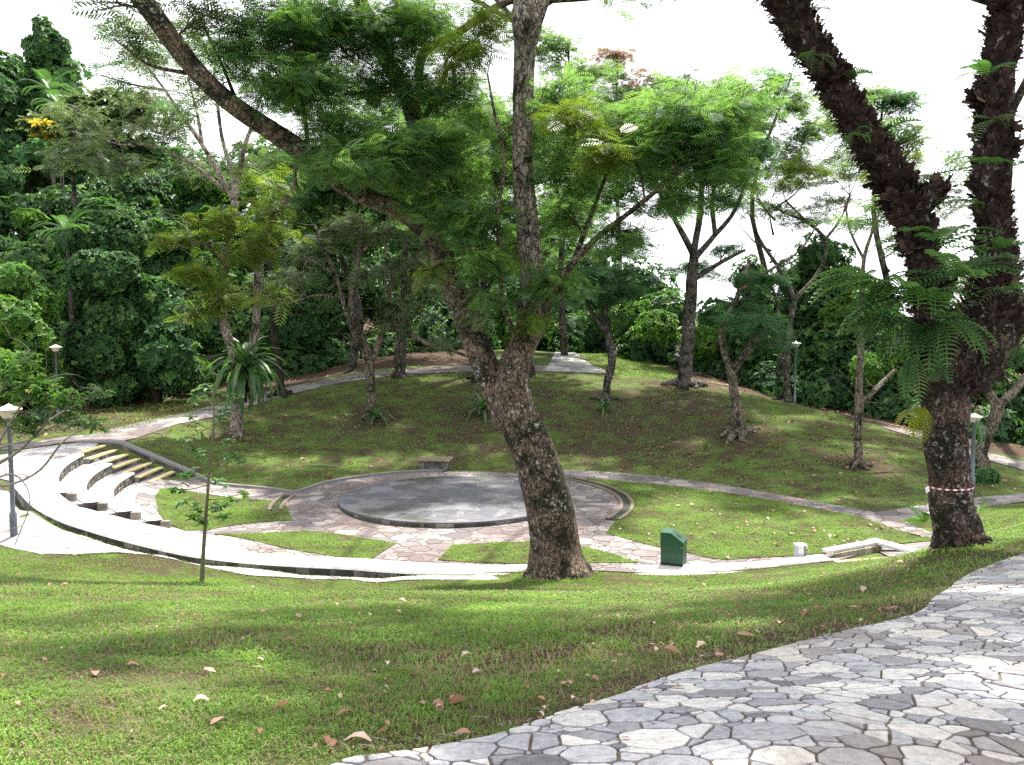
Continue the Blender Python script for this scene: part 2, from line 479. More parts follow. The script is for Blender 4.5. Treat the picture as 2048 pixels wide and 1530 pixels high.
M['nosing'] = simple("yellow_nosing", (.62, .5, .2), .7, nscale=8, col2=(.55, .48, .3))
M['lamp_pole'] = simple("grey_painted_metal", (.13, .15, .18), .45, .3)
M['lamp_cap'] = simple("white_lamp_cap", (.75, .73, .7), .4)
M['lamp_glass'] = simple("cream_lamp_glass", (.62, .52, .42), .25)
M['bin'] = simple("green_painted_metal", (.007, .065, .03), .42, nz=.15, nscale=9, col2=(.01, .045, .024))
M['black'] = simple("black_opening", (.006, .007, .006), .8)
M['wood'] = simple("weathered_wood_slat", (.17, .135, .09), .8, nz=.4, nscale=12, col2=(.09, .07, .045))
M['white_metal'] = simple("white_metal_box", (.6, .62, .66), .4)
M['tape_white'] = simple("white_tape", (.75, .73, .73), .4)
M['tape_red'] = simple("red_tape", (.5, .03, .04), .4)
M['twig'] = simple("bare_twig", (.3, .27, .24), .9, nscale=30, col2=(.13, .11, .1))
M['stem'] = simple("brown_green_stem", (.12, .12, .06), .8, nscale=30)

def bark_mat(name, base, dark, lichen, la=.5, moss=.5, fs=1.0, mosscol=(.02, .022, .014), lth=.6):
    m, n, o = mat(name)
    pos = n.nodes.new("ShaderNodeNewGeometry").outputs['Position']
    mp = N(n, "ShaderNodeMapping"); mp.inputs['Scale'].default_value = (1, 1, .16)
    n.links.new(pos, mp.inputs['Vector'])
    fis = noise_(n, 16 * fs, 7, mp.outputs[0], .7, 1.0)
    v = N(n, "ShaderNodeTexVoronoi", Scale=14 * fs, feature='DISTANCE_TO_EDGE'); 
    dv = N(n, "ShaderNodeMapping"); dv.inputs['Scale'].default_value = (1, 1, .3)
    wp = N(n, "ShaderNodeTexNoise", Scale=7 * fs, Detail=3.0); n.links.new(pos, wp.inputs['Vector'])
    add = N(n, "ShaderNodeVectorMath", operation='MULTIPLY_ADD'); n.links.new(wp.outputs['Color'], add.inputs[0]); add.inputs[1].default_value = (.25, .25, .25); n.links.new(pos, add.inputs[2])
    n.links.new(add.outputs[0], dv.inputs['Vector']); n.links.new(dv.outputs[0], v.inputs['Vector'])
    c = ramp(n, fis, [(.3, dark), (.5, base), (.7, tuple(min(1, x * 1.5) for x in base))])
    cr = ramp(n, v.outputs['Distance'], [(0, (.16, .15, .14)), (.1, (1, 1, 1))])
    c = mixc(n, .75, c, cr, 'MULTIPLY')
    ml = noise_(n, 2.2 * fs, 6, pos, .75); mh = ramp(n, ml, [(.52 - .12 * moss, (0, 0, 0)), (.6 - .1 * moss, (.9, .9, .9))])
    c = mixc(n, mh, c, mosscol)
    lf = noise_(n, 11 * fs, 5, pos, .7); big = noise_(n, .9, 2, pos)
    ml2 = N(n, "ShaderNodeMath", operation='MULTIPLY_ADD'); n.links.new(big, ml2.inputs[0]); ml2.inputs[1].default_value = .4; n.links.new(lf, ml2.inputs[2])
    lm = ramp(n, ml2.outputs[0], [(lth + .2, (0, 0, 0)), (lth + .26, (la, la, la))])
    c = mixc(n, lm, c, lichen)
    p = N(n, "ShaderNodeBsdfPrincipled", Roughness=.9)
    p.inputs['Specular IOR Level'].default_value = .15
    n.links.new(c, p.inputs['Base Color'])
    h = mixc(n, .6, fis, cr)
    n.links.new(bump_(n, h, 1.0, .09), p.inputs['Normal'])
    n.links.new(p.outputs[0], o.inputs['Surface'])
    return m
M['bark_main'] = bark_mat("fissured_bark", (.17, .125, .095), (.055, .04, .03), (.46, .45, .42), .75, .4, 1.0, lth=.585)
M['bark_fern'] = bark_mat("dark_rough_bark", (.12, .08, .065), (.02, .014, .012), (.45, .43, .4), .8, .5, 1.5, lth=.575)
M['bark_pale'] = bark_mat("pale_bark", (.2, .165, .13), (.09, .07, .055), (.42, .4, .36), .6, .25, .8)
M['bark_grey'] = bark_mat("grey_bark", (.13, .115, .1), (.05, .045, .04), (.38, .38, .35), .6, .3, .8)
M['bark_stem'] = bark_mat('smooth_grey_bark', (.3, .25, .22), (.15, .12, .1), (.5, .48, .45), .6, .12, .8)
M['bark_dark'] = bark_mat("dark_bark", (.055, .045, .035), (.02, .017, .014), (.2, .2, .18), .3, .4, .8)

# ------------------------------------------------------------------ leaf templates (x = along, z = up)
def t_frond(pairs=9, w=.05, L=.36, droop=.18):
    V = []; Fc = []
    for i in range(pairs):
        t = (i + .8) / (pairs + .3)
        l = L * math.sin(math.pi * (.18 + .78 * t)) ** .8
        for s_ in (1, -1):
            b = len(V)
            x0 = t; z0 = -droop * t * t
            dx, dy = math.cos(R(58)), s_ * math.sin(R(58))
            V += [(x0, 0, z0), (x0 + dx * l * .5 - w * .8, dy * l * .5, z0 - .02), (x0 + dx * l, dy * l, z0 - .08 * l - .02), (x0 + dx * l * .5 + w * .8, dy * l * .5, z0 - .03)]
            Fc.append((b, b + 1, b + 2, b + 3))
    b = len(V)
    V += [(0, -.008, 0), (0, .008, 0), (1, .004, -droop), (1, -.004, -droop)]
    Fc.append((b, b + 1, b + 2, b + 3))
    return np.array(V), np.array(Fc)
def t_leaf(w=.32, fold=.12, droop=.15):
    V = [(0, 0, 0), (.3, w * .9, fold), (.68, w * .8, fold - droop * .5), (1, 0, -droop), (.68, -w * .8, fold - droop * .5), (.3, -w * .9, fold), (.5, 0, 0)]
    Fc = [(0, 6, 2, 1), (6, 3, 2, 2), (0, 5, 4, 6), (6, 4, 3, 3)]
    V2 = np.array(V)
    return V2, np.array([(0, 6, 2, 1), (6, 3, 2, 6)][:1] + [(0, 5, 4, 6)]), np.array([(6, 3, 2), (6, 4, 3)])
def t_leafq(w=.33, fold=.1, droop=.18):    # two bent quads, mirror-folded along the midrib
    V = np.array([(0, 0, 0), (.35, w, fold), (1, 0, -droop), (.35, -w, fold), (.72, w * .75, fold - droop * .6), (.72, -w * .75, fold - droop * .6)])
    return V, np.array([(0, 2, 4, 1), (0, 3, 5, 2)])
def t_cluster(n=6, w=.3, tilt=.35, seed=1):      # whorl of leaves
    r = random.Random(seed)
    TV, TF = t_leafq(w)
    V = []; Fc = []
    for i in range(n):
        a = i * 2.4 + r.uniform(-.3, .3)
        e = r.uniform(-.3, .7) * tilt * 2
        s_ = r.uniform(.7, 1.05)
        d = np.array([[math.cos(a) * math.cos(e), math.sin(a) * math.cos(e), math.sin(e)]])
        m = frames(d)[0]
        V.append((m @ (TV.T * s_)).T); Fc.append(TF + len(TV) * i)
    return np.vstack(V), np.vstack(Fc)
def t_pinnate(pairs=12, L=.27, w=.031, droop=.5, ang=62, lift=.25):        # long fern frond
    V = []; Fc = []
    for i in range(pairs):
        t = (i + 1.2) / (pairs + 1)
        l = L * (math.sin(math.pi * (.12 + .84 * t)) ** .7)
        z0 = lift * t - droop * t * t * 1.2
        x0 = t * (1 - .12 * t)
        for s_ in (1, -1):
            b = len(V)
            dx, dy = math.cos(R(ang)), s_ * math.sin(R(ang))
            V += [(x0 - w * .6, 0, z0), (x0 + w * .6, 0, z0), (x0 + dx * l * .6 + w * .7, dy * l * .6, z0 + .01), (x0 + dx * l, dy * l, z0 - .18 * l), (x0 + dx * l * .55 - w * .7, dy * l * .55, z0 + .01)]
            Fc.append((b, b + 1, b + 2, b + 4)); Fc.append((b + 4, b + 2, b + 3, b + 4))
    V = np.array(V)
    k = [f for f in Fc if len(set(f)) == 4]
    tri = [f[:3] for f in Fc if len(set(f)) < 4]
    n = len(V)
    rs = []
    for i in range(9):
        t = i / 8
        rs += [(t * (1 - .12 * t), -.007, lift * t - droop * t * t * 1.2), (t * (1 - .12 * t), .007, lift * t - droop * t * t * 1.2)]
    V = np.vstack([V, rs])
    for i in range(8): k.append((n + 2 * i, n + 2 * i + 1, n + 2 * i + 3, n + 2 * i + 2))
    return V, np.array(k), np.array(tri)
def t_strap(w=.075, droop=.7, lift=.75, seg=10, wavy=.02):                 # bird's nest fern frond
    V = []; Fc = []
    for i in range(seg + 1):
        t = i / seg
        x = t * (1 - .1 * t); z = lift * t - droop * t * t * t * 1.1
        ww = w * (math.sin(math.pi * min(1, t * .88 + .1)) ** .6) + (wavy if i % 2 else -wavy) * (1 if 0 < i < seg else 0)
        V += [(x, -ww, z + .02), (x, 0, z), (x, ww, z + .02)]
    for i in range(seg):
        for k in (0, 1):
            b = 3 * i + k
            Fc.append((b, b + 1, b + 4, b + 3))
    return np.array(V), np.array(Fc)

TF_FROND = t_frond(9, .042, .4, .22)
TF_FROND_S = t_frond(6, .065, .42, .2)
TF_FROND_F = t_frond(6, .085, .42, .2)
TF_LEAF = t_leafq()
TF_CL = [t_cluster(6, .3, .35, s_) for s_ in range(4)]
TF_CLS = t_cluster(5, .22, .3, 9)

# ------------------------------------------------------------------ ground mesh
def graded(lo, hi, a, b, d, g=1.13):
    c = list(np.arange(a, b + 1e-6, d))
    s_ = d
    while c[-1] < hi: s_ *= g; c.append(c[-1] + s_)
    s_ = d
    while c[0] > lo: s_ *= g; c.insert(0, c[0] - s_)
    return np.array(c)
xs = graded(-600, 600, -22, 22, .25); ys = graded(-60, 900, -1, 50, .25)
X, Y = np.meshgrid(xs, ys)
Z = zT(X, Y)
hole = inpoly(X, Y, [arcpt(0, t) for t in np.linspace(0, 1, 9)] + [arcpt(3, t, 0, -.1) for t in np.linspace(1, 0, 9)])
hole |= (Y > STY0 - .1) & (Y < STY1 - .1) & (X > -13.6) & (X < -11.4)
Zm = Z - hole * .9
Zm += (np.abs(X) < 60) * (Y < 60) * .012 * np.sin(X * 2.1) * np.sin(Y * 1.7)
ny, nx = X.shape
a = Acc()
idx = np.arange(ny * nx).reshape(ny, nx)
# earth showing: jungle floor and worn places
crestpx = [(-200, 905), (0, 885), (240, 865), (350, 838), (470, 806), (560, 782), (680, 756), (800, 740), (960, 738)]
floorP = [G(x, y - 6) for x, y in crestpx]
earth_left = [tuple(p[:2]) for p in floorP] + [(-2, 80), (-80, 90), (-80, 30)]
rp_ = [G(x, y) for x, y in [(1260, 712), (1340, 735), (1380, 762), (1480, 782), (1540, 798), (1600, 808), (1700, 835), (1800, 862), (2048, 915), (2300, 950)]]
earth_right = [tuple(p[:2]) for p in rp_] + [(60, 30), (60, 80), (8, 80)]
soil = np.where(inpoly(X, Y, earth_left), .35, 0) + np.where(inpoly(X, Y, earth_right), .45, 0)
def spot(px, py, r, amt):
    global soil
    p = G(px, py)
    soil = np.maximum(soil, amt * np.clip(1.3 - np.hypot(X - p[0], (Y - p[1]) * .8) / r, 0, 1))
spot(1475, 872, 1.3, .3); spot(1370, 775, 2, .3); spot(960, 830, 1.4, .25); spot(740, 838, 1.2, .25)
spot(1718, 930, 1.0, .3); spot(1920, 1090, .9, .35); spot(300, 1120, .6, .45); spot(1300, 860, 4, .12); spot(1000, 830, 4, .1)
spot(1120, 1150, 1.0, .3); spot(475, 872, 1.0, .2); spot(1330, 810, 2.5, .15)
soil += .05 * ((Y > 1) & (Y < 18.5) & (np.abs(X) < 14))
soil += .1 * np.exp(-((X - 1.0) ** 2 / 3 + (Y - 6.5) ** 2 / 4))
soil += .03 * inpoly(X, Y, [tuple(G(x_, y_)[:2]) for x_, y_ in [(560, 960), (760, 946), (1126, 936), (1324, 950), (1573, 985), (1751, 1018), (2048, 975), (2048, 950), (1820, 880), (1600, 815), (1400, 774), (1190, 750), (940, 749), (800, 756), (680, 772), (560, 800), (520, 880)]])
for q_ in [(1500, 1318), (1620, 1284), (1740, 1254), (1830, 1228), (1862, 1205), (1300, 1378), (1150, 1425), (1900, 1170), (1000, 1476)]: spot(*q_, .35, .35)
gm = bpy.data.meshes.new("ground")
a.add(np.stack([X, Y, Zm], 2).reshape(-1, 3), np.stack([idx[:-1, :-1], idx[:-1, 1:], idx[1:, 1:], idx[1:, :-1]], 2).reshape(-1, 4))
ground = a.build("ground", M['ground'], smooth=True)
sa = ground.data.attributes.new("soil", 'FLOAT', 'POINT')
sa.data.foreach_set("value", soil.ravel().astype(np.float32))
tag(ground, kind='structure')

# ------------------------------------------------------------------ paving
def split_cells(x0, x1, y0, y1, size, rnd_, poly=None):
    """irregular slabs: a power diagram of loosely packed discs of mixed size"""
    g = size * .8; grid = {}; pts = []
    W_, H_ = x1 - x0 + 2 * size, y1 - y0 + 2 * size
    area = W_ * H_
    for rmax, tries in ((.95, .9), (.62, 3.0), (.42, 4.5), (.3, 4.0)):
        for _ in range(int(area / size ** 2 * tries)):
            x, y = x0 - size + rnd_.random() * W_, y0 - size + rnd_.random() * H_
            r_ = size * rmax * rnd_.uniform(.8, 1.1)
            ci, cj = int((x - x0) // g), int((y - y0) // g)
            ok = True
            for a_ in range(ci - 2, ci + 3):
                for b_ in range(cj - 2, cj + 3):
                    for (u, v, q) in grid.get((a_, b_), ()):
                        if (u - x) ** 2 + (v - y) ** 2 < ((r_ + q) * .8) ** 2: ok = False; break
                    if not ok: break
                if not ok: break
            if ok: grid.setdefault((ci, cj), []).append((x, y, r_)); pts.append((x, y, r_))
    P = np.array(pts)
    keep = np.ones(len(P), bool)
    if poly is not None:
        keep = inpoly(P[:, 0], P[:, 1], poly)
        q = np.array(poly)
        m_ = ~keep
        sub = P[m_]
        dmin = np.full(len(sub), 9e9)
        for i in range(len(q)):
            a_, b_ = q[i], q[(i + 1) % len(q)]; ab = b_ - a_; L2 = ab @ ab + 1e-9
            t = np.clip(((sub[:, :2] - a_) @ ab) / L2, 0, 1)
            dmin = np.minimum(dmin, np.linalg.norm(sub[:, :2] - a_ - t[:, None] * ab, axis=1))
        keep[np.where(m_)[0][dmin < size * 1.4]] = True
    out_ = []
    for i in np.where(keep)[0]:
        x, y, r_ = P[i]
        d2 = (P[:, 0] - x) ** 2 + (P[:, 1] - y) ** 2
        nb = np.argpartition(d2, min(18, len(P) - 1))[:19]
        b = size * 2.2
        c = [(x - b, y - b), (x + b, y - b), (x + b, y + b), (x - b, y + b)]
        for j in nb[np.argsort(d2[nb])]:
            if j == i: continue
            u, v, q = P[j]
            dx, dy = u - x, v - y; dd_ = dx * dx + dy * dy
            t = .5 + (r_ * r_ - q * q) / (2 * dd_)
            mx_, my_ = x + dx * t, y + dy * t
            new = []; m_ = len(c)
            h = [-(p[0] - mx_) * dx - (p[1] - my_) * dy for p in c]
            for k in range(m_):
                l = (k + 1) % m_
                if h[k] >= 0: new.append(c[k])
                if (h[k] >= 0) != (h[l] >= 0):
                    t2 = h[k] / (h[k] - h[l]); new.append((c[k][0] + (c[l][0] - c[k][0]) * t2, c[k][1] + (c[l][1] - c[k][1]) * t2))
            c = new
            if len(c) < 3: break
        if len(c) < 3: continue
        if rnd_.random() < .42:             # some slabs are broken in two
            n_ = len(c); cx = sum(q[0] for q in c) / n_; cy = sum(q[1] for q in c) / n_
            far = max(c, key=lambda q: (q[0] - cx) ** 2 + (q[1] - cy) ** 2)
            an = math.atan2(far[1] - cy, far[0] - cx) + math.pi / 2 + rnd_.uniform(-.7, .7)
            cx += rnd_.uniform(-.1, .1) * size; cy += rnd_.uniform(-.1, .1) * size
            nx_, ny_ = -math.sin(an), math.cos(an)
            h = [(q[0] - cx) * nx_ + (q[1] - cy) * ny_ for q in c]
            a_, b_ = [], []
            for k in range(n_):
                l = (k + 1) % n_
                (a_ if h[k] >= 0 else b_).append(c[k])
                if (h[k] >= 0) != (h[l] >= 0):
                    t = h[k] / (h[k] - h[l]); q = (c[k][0] + (c[l][0] - c[k][0]) * t, c[k][1] + (c[l][1] - c[k][1]) * t)
                    a_.append(q); b_.append(q)
            if len(a_) >= 3 and len(b_) >= 3: out_ += [a_, b_]; continue
        out_.append(c)
    return out_
def clip_to(subj, cell, gap):              # clip a polygon by a convex cell drawn in by gap
    A = sum(cell[i][0] * cell[(i + 1) % len(cell)][1] - cell[(i + 1) % len(cell)][0] * cell[i][1] for i in range(len(cell)))
    sg = 1 if A > 0 else -1
    out_ = subj
    for i in range(len(cell)):
        x1, y1 = cell[i]; x2, y2 = cell[(i + 1) % len(cell)]
        L = math.hypot(x2 - x1, y2 - y1)
        if L < 1e-6: continue
        nx_, ny_ = -(y2 - y1) / L * sg, (x2 - x1) / L * sg
        h = [(q[0] - x1) * nx_ + (q[1] - y1) * ny_ - gap for q in out_]
        new = []
        m_ = len(out_)
        for k in range(m_):
            j = (k + 1) % m_
            if h[k] >= 0: new.append(out_[k])
            if (h[k] >= 0) != (h[j] >= 0):
                t = h[k] / (h[k] - h[j])
                new.append((out_[k][0] + (out_[j][0] - out_[k][0]) * t, out_[k][1] + (out_[j][1] - out_[k][1]) * t))
        out_ = new
        if len(out_) < 3: return []
    return out_
def rough_edges(p, rnd_, amp):             # break corners and long edges a little
    o_ = []
    n = len(p)
    for i in range(n):
        a_, b_ = p[i], p[(i + 1) % n]
        L = math.hypot(b_[0] - a_[0], b_[1] - a_[1])
        if L < 1e-4: continue
        c_ = min(.22, amp * 2.2 / L)
        o_.append((a_[0] + (b_[0] - a_[0]) * c_, a_[1] + (b_[1] - a_[1]) * c_))
        if L > amp * 9:
            t = rnd_.uniform(.35, .65); k = rnd_.uniform(-.1, 1) * amp * .8
            nx_, ny_ = -(b_[1] - a_[1]) / L, (b_[0] - a_[0]) / L
            o_.append((a_[0] + (b_[0] - a_[0]) * t + nx_ * k, a_[1] + (b_[1] - a_[1]) * t + ny_ * k))
        o_.append((b_[0] - (b_[0] - a_[0]) * c_, b_[1] - (b_[1] - a_[1]) * c_))
    return o_
def paving(name, poly, zf, size, mats, lift=.02, h=.018, gap=.012, seed=3, bevel=0, parent=None, acc=None, skirt=True, skip=None):
    rnd_ = random.Random(seed)
    poly = [(float(p[0]), float(p[1])) for p in poly]
    Ar = sum(poly[i][0] * poly[(i + 1) % len(poly)][1] - poly[(i + 1) % len(poly)][0] * poly[i][1] for i in range(len(poly)))
    if Ar < 0: poly = poly[::-1]
    xs_ = [p[0] for p in poly]; ys_ = [p[1] for p in poly]
    cells = split_cells(min(xs_), max(xs_), min(ys_), max(ys_), size, rnd_, poly)
    A = acc or Acc()
    bases, stones = [], []
    for c in cells:
        b = clip_to(poly, c, 0)
        if len(b) < 3: continue
        bases.append(b)
        s_ = clip_to(b, c, gap * rnd_.uniform(.6, 1.3))
        if len(s_) >= 3:
            if len(s_) < 9: s_ = rough_edges(s_, rnd_, gap * 1.15)
            if skip and skip(sum(q[0] for q in s_) / len(s_), sum(q[1] for q in s_) / len(s_)): continue
            Aa = abs(sum(s_[i][0] * s_[(i + 1) % len(s_)][1] - s_[(i + 1) % len(s_)][0] * s_[i][1] for i in range(len(s_)))) / 2
            if Aa > (size * .12) ** 2: stones.append(s_)
    allp = np.array([q for s_ in bases + stones for q in s_])
    zz = zf(allp[:, 0], allp[:, 1])
    k = 0
    for b in bases:
        n = len(b)
        A.poly(np.column_stack([allp[k:k + n], zz[k:k + n] + lift]), 1, .5)
        k += n
    for s_ in stones:
        n = len(s_)
        P2 = allp[k:k + n]; z2 = zz[k:k + n]
        k += n
        hh = lift + h * rnd_.uniform(.75, 1.15)
        # orientation
        A2 = sum(P2[i, 0] * P2[(i + 1) % n, 1] - P2[(i + 1) % n, 0] * P2[i, 1] for i in range(n))
        if A2 < 0: P2 = P2[::-1]; z2 = z2[::-1]
        r_ = rnd_.random()
        cen = P2.mean(0)
        dl = P2 - cen
        ln = np.linalg.norm(dl, axis=1)[:, None] + 1e-6
        inn = P2 - dl / ln * np.minimum(bevel, ln * .3) if bevel else P2
        top = np.column_stack([inn, z2 + hh])
        side = np.column_stack([P2, z2 + (hh - bevel * .5 if bevel else hh)])
        bot = np.column_stack([P2, z2 + lift - .004])
        q = np.arange(n); q2 = (q + 1) % n
        if bevel:
            A.add(np.vstack([bot, side, top]), [np.vstack([np.stack([q, q2, n + q2, n + q], 1), np.stack([n + q, n + q2, 2 * n + q2, 2 * n + q], 1)]), (2 * n + q)[None]], 0, r_)
        else:
            A.add(np.vstack([bot, top]), [np.stack([q, q2, n + q2, n + q], 1), (n + q)[None]], 0, r_)
    if acc is not None: return None
    return A.build(name, mats, parent)
def pxpoly(pts, z=None):
    return [tuple((G(x, y) if z is None else atZ(x, y, z))[:2]) for x, y in pts]

# near path, from under the camera off to the right
edge_px = [(560, 1600), (700, 1532), (850, 1512), (1000, 1478), (1120, 1438), (1240, 1398), (1370, 1352), (1480, 1325), (1600, 1292), (1720, 1262), (1810, 1240), (1850, 1222), (1872, 1198), (1925, 1160), (1990, 1132), (2048, 1112), (2110, 1094)]
near_edge = spline(np.array([G(x, y) for x, y in edge_px]), 4)
near_poly = [(-2.2, 1.2)] + [tuple(p[:2]) for p in near_edge] + [(9.6, 13.0), (10.5, 11.8), (8.5, 6.5), (6.5, 2.0), (6.0, -2.5), (-3, -2.5)]
near_path = tag(paving("near_path", near_poly, zT, .14, [M['slab'], M['mortar']], .012, .016, .006, 5, .005), kind='structure')

# plaza: everything paved at stage level
SC = atZ(907, 1003, 0)
RS, RRING = 3.42, 5.05
def ringpt(deg, r_): return (SC[0] + math.cos(R(deg)) * r_, SC[1] + math.sin(R(deg)) * r_)
far_path = pxpoly([(1126, 941), (1200, 945), (1324, 955), (1448, 971), (1573, 994), (1680, 1014), (1751, 1027)])
branch_far = pxpoly([(1860, 1010), (1960, 997), (2060, 988), (2300, 968)])
branch_near = pxpoly([(2300, 985), (2060, 1004), (1950, 1016), (1870, 1028), (1805, 1042)])
wedge = pxpoly([(1865, 1068), (1885, 1085), (1870, 1094)]) 
wall_in = [tuple(p[:2]) for p in offset2(WS, .1)]
iw = next(i for i, w in enumerate(WS) if w[0] > -5.6)
left_far = pxpoly([(372, 962), (427, 972), (520, 980), (590, 989)])
plaza_poly = ([tuple(arcpt(3, t, 0, .05)[:2]) for t in np.linspace(1, 0, 10)] + [(-11.0, 27.62), (-10.8, 29.6)] + left_far[1:] +
              [ringpt(d, RRING) for d in range(150, 55, -6)] + far_path + branch_far + branch_near + wedge + pxpoly([(1838, 1106), (1751, 1100), (1680, 1122)])
              + wall_in[:iw:-1])
plaza = tag(paving("plaza_paving", plaza_poly, lambda x, y: zT(x, y), .34, [M['slab_plaza'], M['mortar']], .02, .012, .012, 11), kind='structure')

# sloping walk inside the kerb wall, from the upper tier down to the plaza
walk_poly = ([tuple(p[:2]) for p in offset2(WS, .1)[:iw + 2]] + [tuple(atZ(430, 1098, 0)[:2]), tuple(atZ(330, 1064, .0)[:2])] + [tuple(arcpt(3, 1, 0)[:2])]
             + [tuple(arcpt(k, 1)[:2]) for k in (2, 1, 0)] + [tuple(arcpt(0, t)[:2]) for t in np.linspace(.9, 0, 10)]
             + [(-13.75, 27.7), (-14.1, 29.6), (-14.6, 30.6)] + pxpoly([(150, 888), (60, 900), (0, 912), (-200, 935)]) + pxpoly([(-200, 990), (0, 960)]))
walk = tag(paving("sloping_walk", walk_poly, zT, .36, [M['slab_white'], M['mortar_pale']], .022, .012, .012, 12), kind='structure')
# low path outside the wall
low_poly = ([tuple(p[:2]) for p in offset2(WS, -.12)[2:int(5 * 14)]] + pxpoly([(1000, 1161), (850, 1161), (700, 1161), (600, 1158), (500, 1153), (430, 1141), (370, 1126), (330, 1114), (240, 1108), (150, 1112), (80, 1111), (30, 1100), (0, 1092), (-120, 1070), (-300, 1060)])
            + pxpoly([(-300, 985), (-60, 975)]))
low = tag(paving("lower_path", low_poly, zT, .36, [M['slab_white'], M['mortar_pale']], .012, .012, .012, 13), kind='structure')
# path over the crest, behind the bowl
cr_px = [(60, 897), (200, 880), (240, 882), (350, 850), (470, 822), (560, 794), (680, 766), (800, 751), (940, 743), (1060, 743), (1130, 742)]
cr = spline(np.array([G(x, y + 1) for x, y in cr_px]), 4)
crp = [tuple(p[:2]) for p in offset2(cr, -.05)] + [tuple(p[:2]) for p in offset2(cr, 2.1)[::-1]]
crest_path = tag(paving("crest_path", crp, zT, .4, [M['slab_plaza'], M['mortar']], .02, .01, .012, 14), kind='structure')  # darker flagstone chosen to put the tree shade into the path colour
fp = [tuple(atD(x, 720, D)[:2]) for x, D in [(1085, 46.9), (1097, 49), (1105, 53), (1110, 58), (1112, 62), (1146, 62), (1152, 58), (1164, 53), (1186, 49.5), (1228, 46.7), (1150, 46.5)]]
far_walk = tag(paving("far_path", fp, zT, .5, [M['slab'], M['mortar_pale']], .03, .01, .012, 15), kind='structure')
cr2 = spline(np.array([G(x, y) for x, y in [(1750, 852), (1820, 874), (1930, 910), (2048, 943), (2200, 978)]]), 4)
crp2 = [tuple(p[:2]) for p in offset2(cr2, .1)] + [tuple(p[:2]) for p in offset2(cr2, 1.9)[::-1]]
tag(paving("right_crest_path", crp2, zT, .4, [M['slab_plaza'], M['mortar']], .02, .01, .012, 16), kind='structure')  # dull flagstone again, shade carried by the stone colour

# ------------------------------------------------------------------ grass lawns inside the plaza
lawns_px = [
    [(311, 1013), (322, 1000), (345, 994), (400, 993), (480, 997), (565, 1004), (574, 1018), (585, 1043), (520, 1047), (460, 1050), (410, 1056), (370, 1056), (335, 1048), (318, 1034)],
    [(429, 1086), (480, 1076), (540, 1069), (600, 1063), (640, 1063), (700, 1071), (792, 1090), (768, 1108), (742, 1124), (680, 1121), (600, 1116), (540, 1105), (480, 1095)],
    [(904, 1093), (981, 1088), (1063, 1086), (1130, 1090), (1175, 1098), (1230, 1113), (1278, 1129), (1200, 1131), (1052, 1131), (950, 1127), (876, 1124), (890, 1108)],
    [(1126, 958), (1200, 961), (1324, 971), (1448, 986), (1573, 1009), (1697, 1033), (1800, 1061), (1858, 1078), (1862, 1098), (1790, 1092), (1751, 1087), (1700, 1100), (1655, 1112), (1593, 1117), (1448, 1123), (1410, 1117), (1378, 1108), (1330, 1100), (1270, 1085), (1212, 1069)],
]
lawns = []
for i, L in enumerate(lawns_px):
    W2 = [tuple(atZ(x, y, 0)[:2]) for x, y in L]
    if i == 3:
        W2 += [ringpt(d, RRING + .22) for d in range(-28, 44, 6)]
    lawns.append(W2)
right_lawn2 = pxpoly([(1805, 1043), (1870, 1030), (1950, 1018), (2060, 1006), (2300, 990), (2400, 1040), (2100, 1080), (1980, 1085), (1880, 1075)])
def lawn_mesh(name, P, lift=.045, step=.25):
    P = [tuple(p) for p in P]
    x0, x1 = min(p[0] for p in P), max(p[0] for p in P); y0, y1 = min(p[1] for p in P), max(p[1] for p in P)
    A = Acc()
    Ar = sum(P[i][0] * P[(i + 1) % len(P)][1] - P[(i + 1) % len(P)][0] * P[i][1] for i in range(len(P)))
    if Ar < 0: P = P[::-1]
    polys = []
    nx_ = max(1, int((x1 - x0) / step)); ny_ = max(1, int((y1 - y0) / step))
    for i in range(nx_):
        for j in range(ny_):
            xa, xb = x0 + (x1 - x0) * i / nx_, x0 + (x1 - x0) * (i + 1) / nx_
            ya, yb = y0 + (y1 - y0) * j / ny_, y0 + (y1 - y0) * (j + 1) / ny_
            c = clip_to(P, [(xa, ya), (xb, ya), (xb, yb), (xa, yb)], 0)
            if len(c) >= 3: polys.append(c)
    allp = np.array([q for c in polys for q in c]); zz = zT(allp[:, 0], allp[:, 1]) + lift
    k = 0
    for c in polys:
        A.poly(np.column_stack([allp[k:k + len(c)], zz[k:k + len(c)]]), 0); k += len(c)
    # soil edge
    q = np.array(P); zq = zT(q[:, 0], q[:, 1]); n = len(q)
    A.add(np.vstack([np.column_stack([q, zq - .02]), np.column_stack([q, zq + lift])]), np.stack([np.arange(n), (np.arange(n) + 1) % n, n + (np.arange(n) + 1) % n, n + np.arange(n)], 1))
    return tag(A.build(name, M['ground']), kind='structure')
for W2 in lawns: lawn_mesh("lawn", W2)

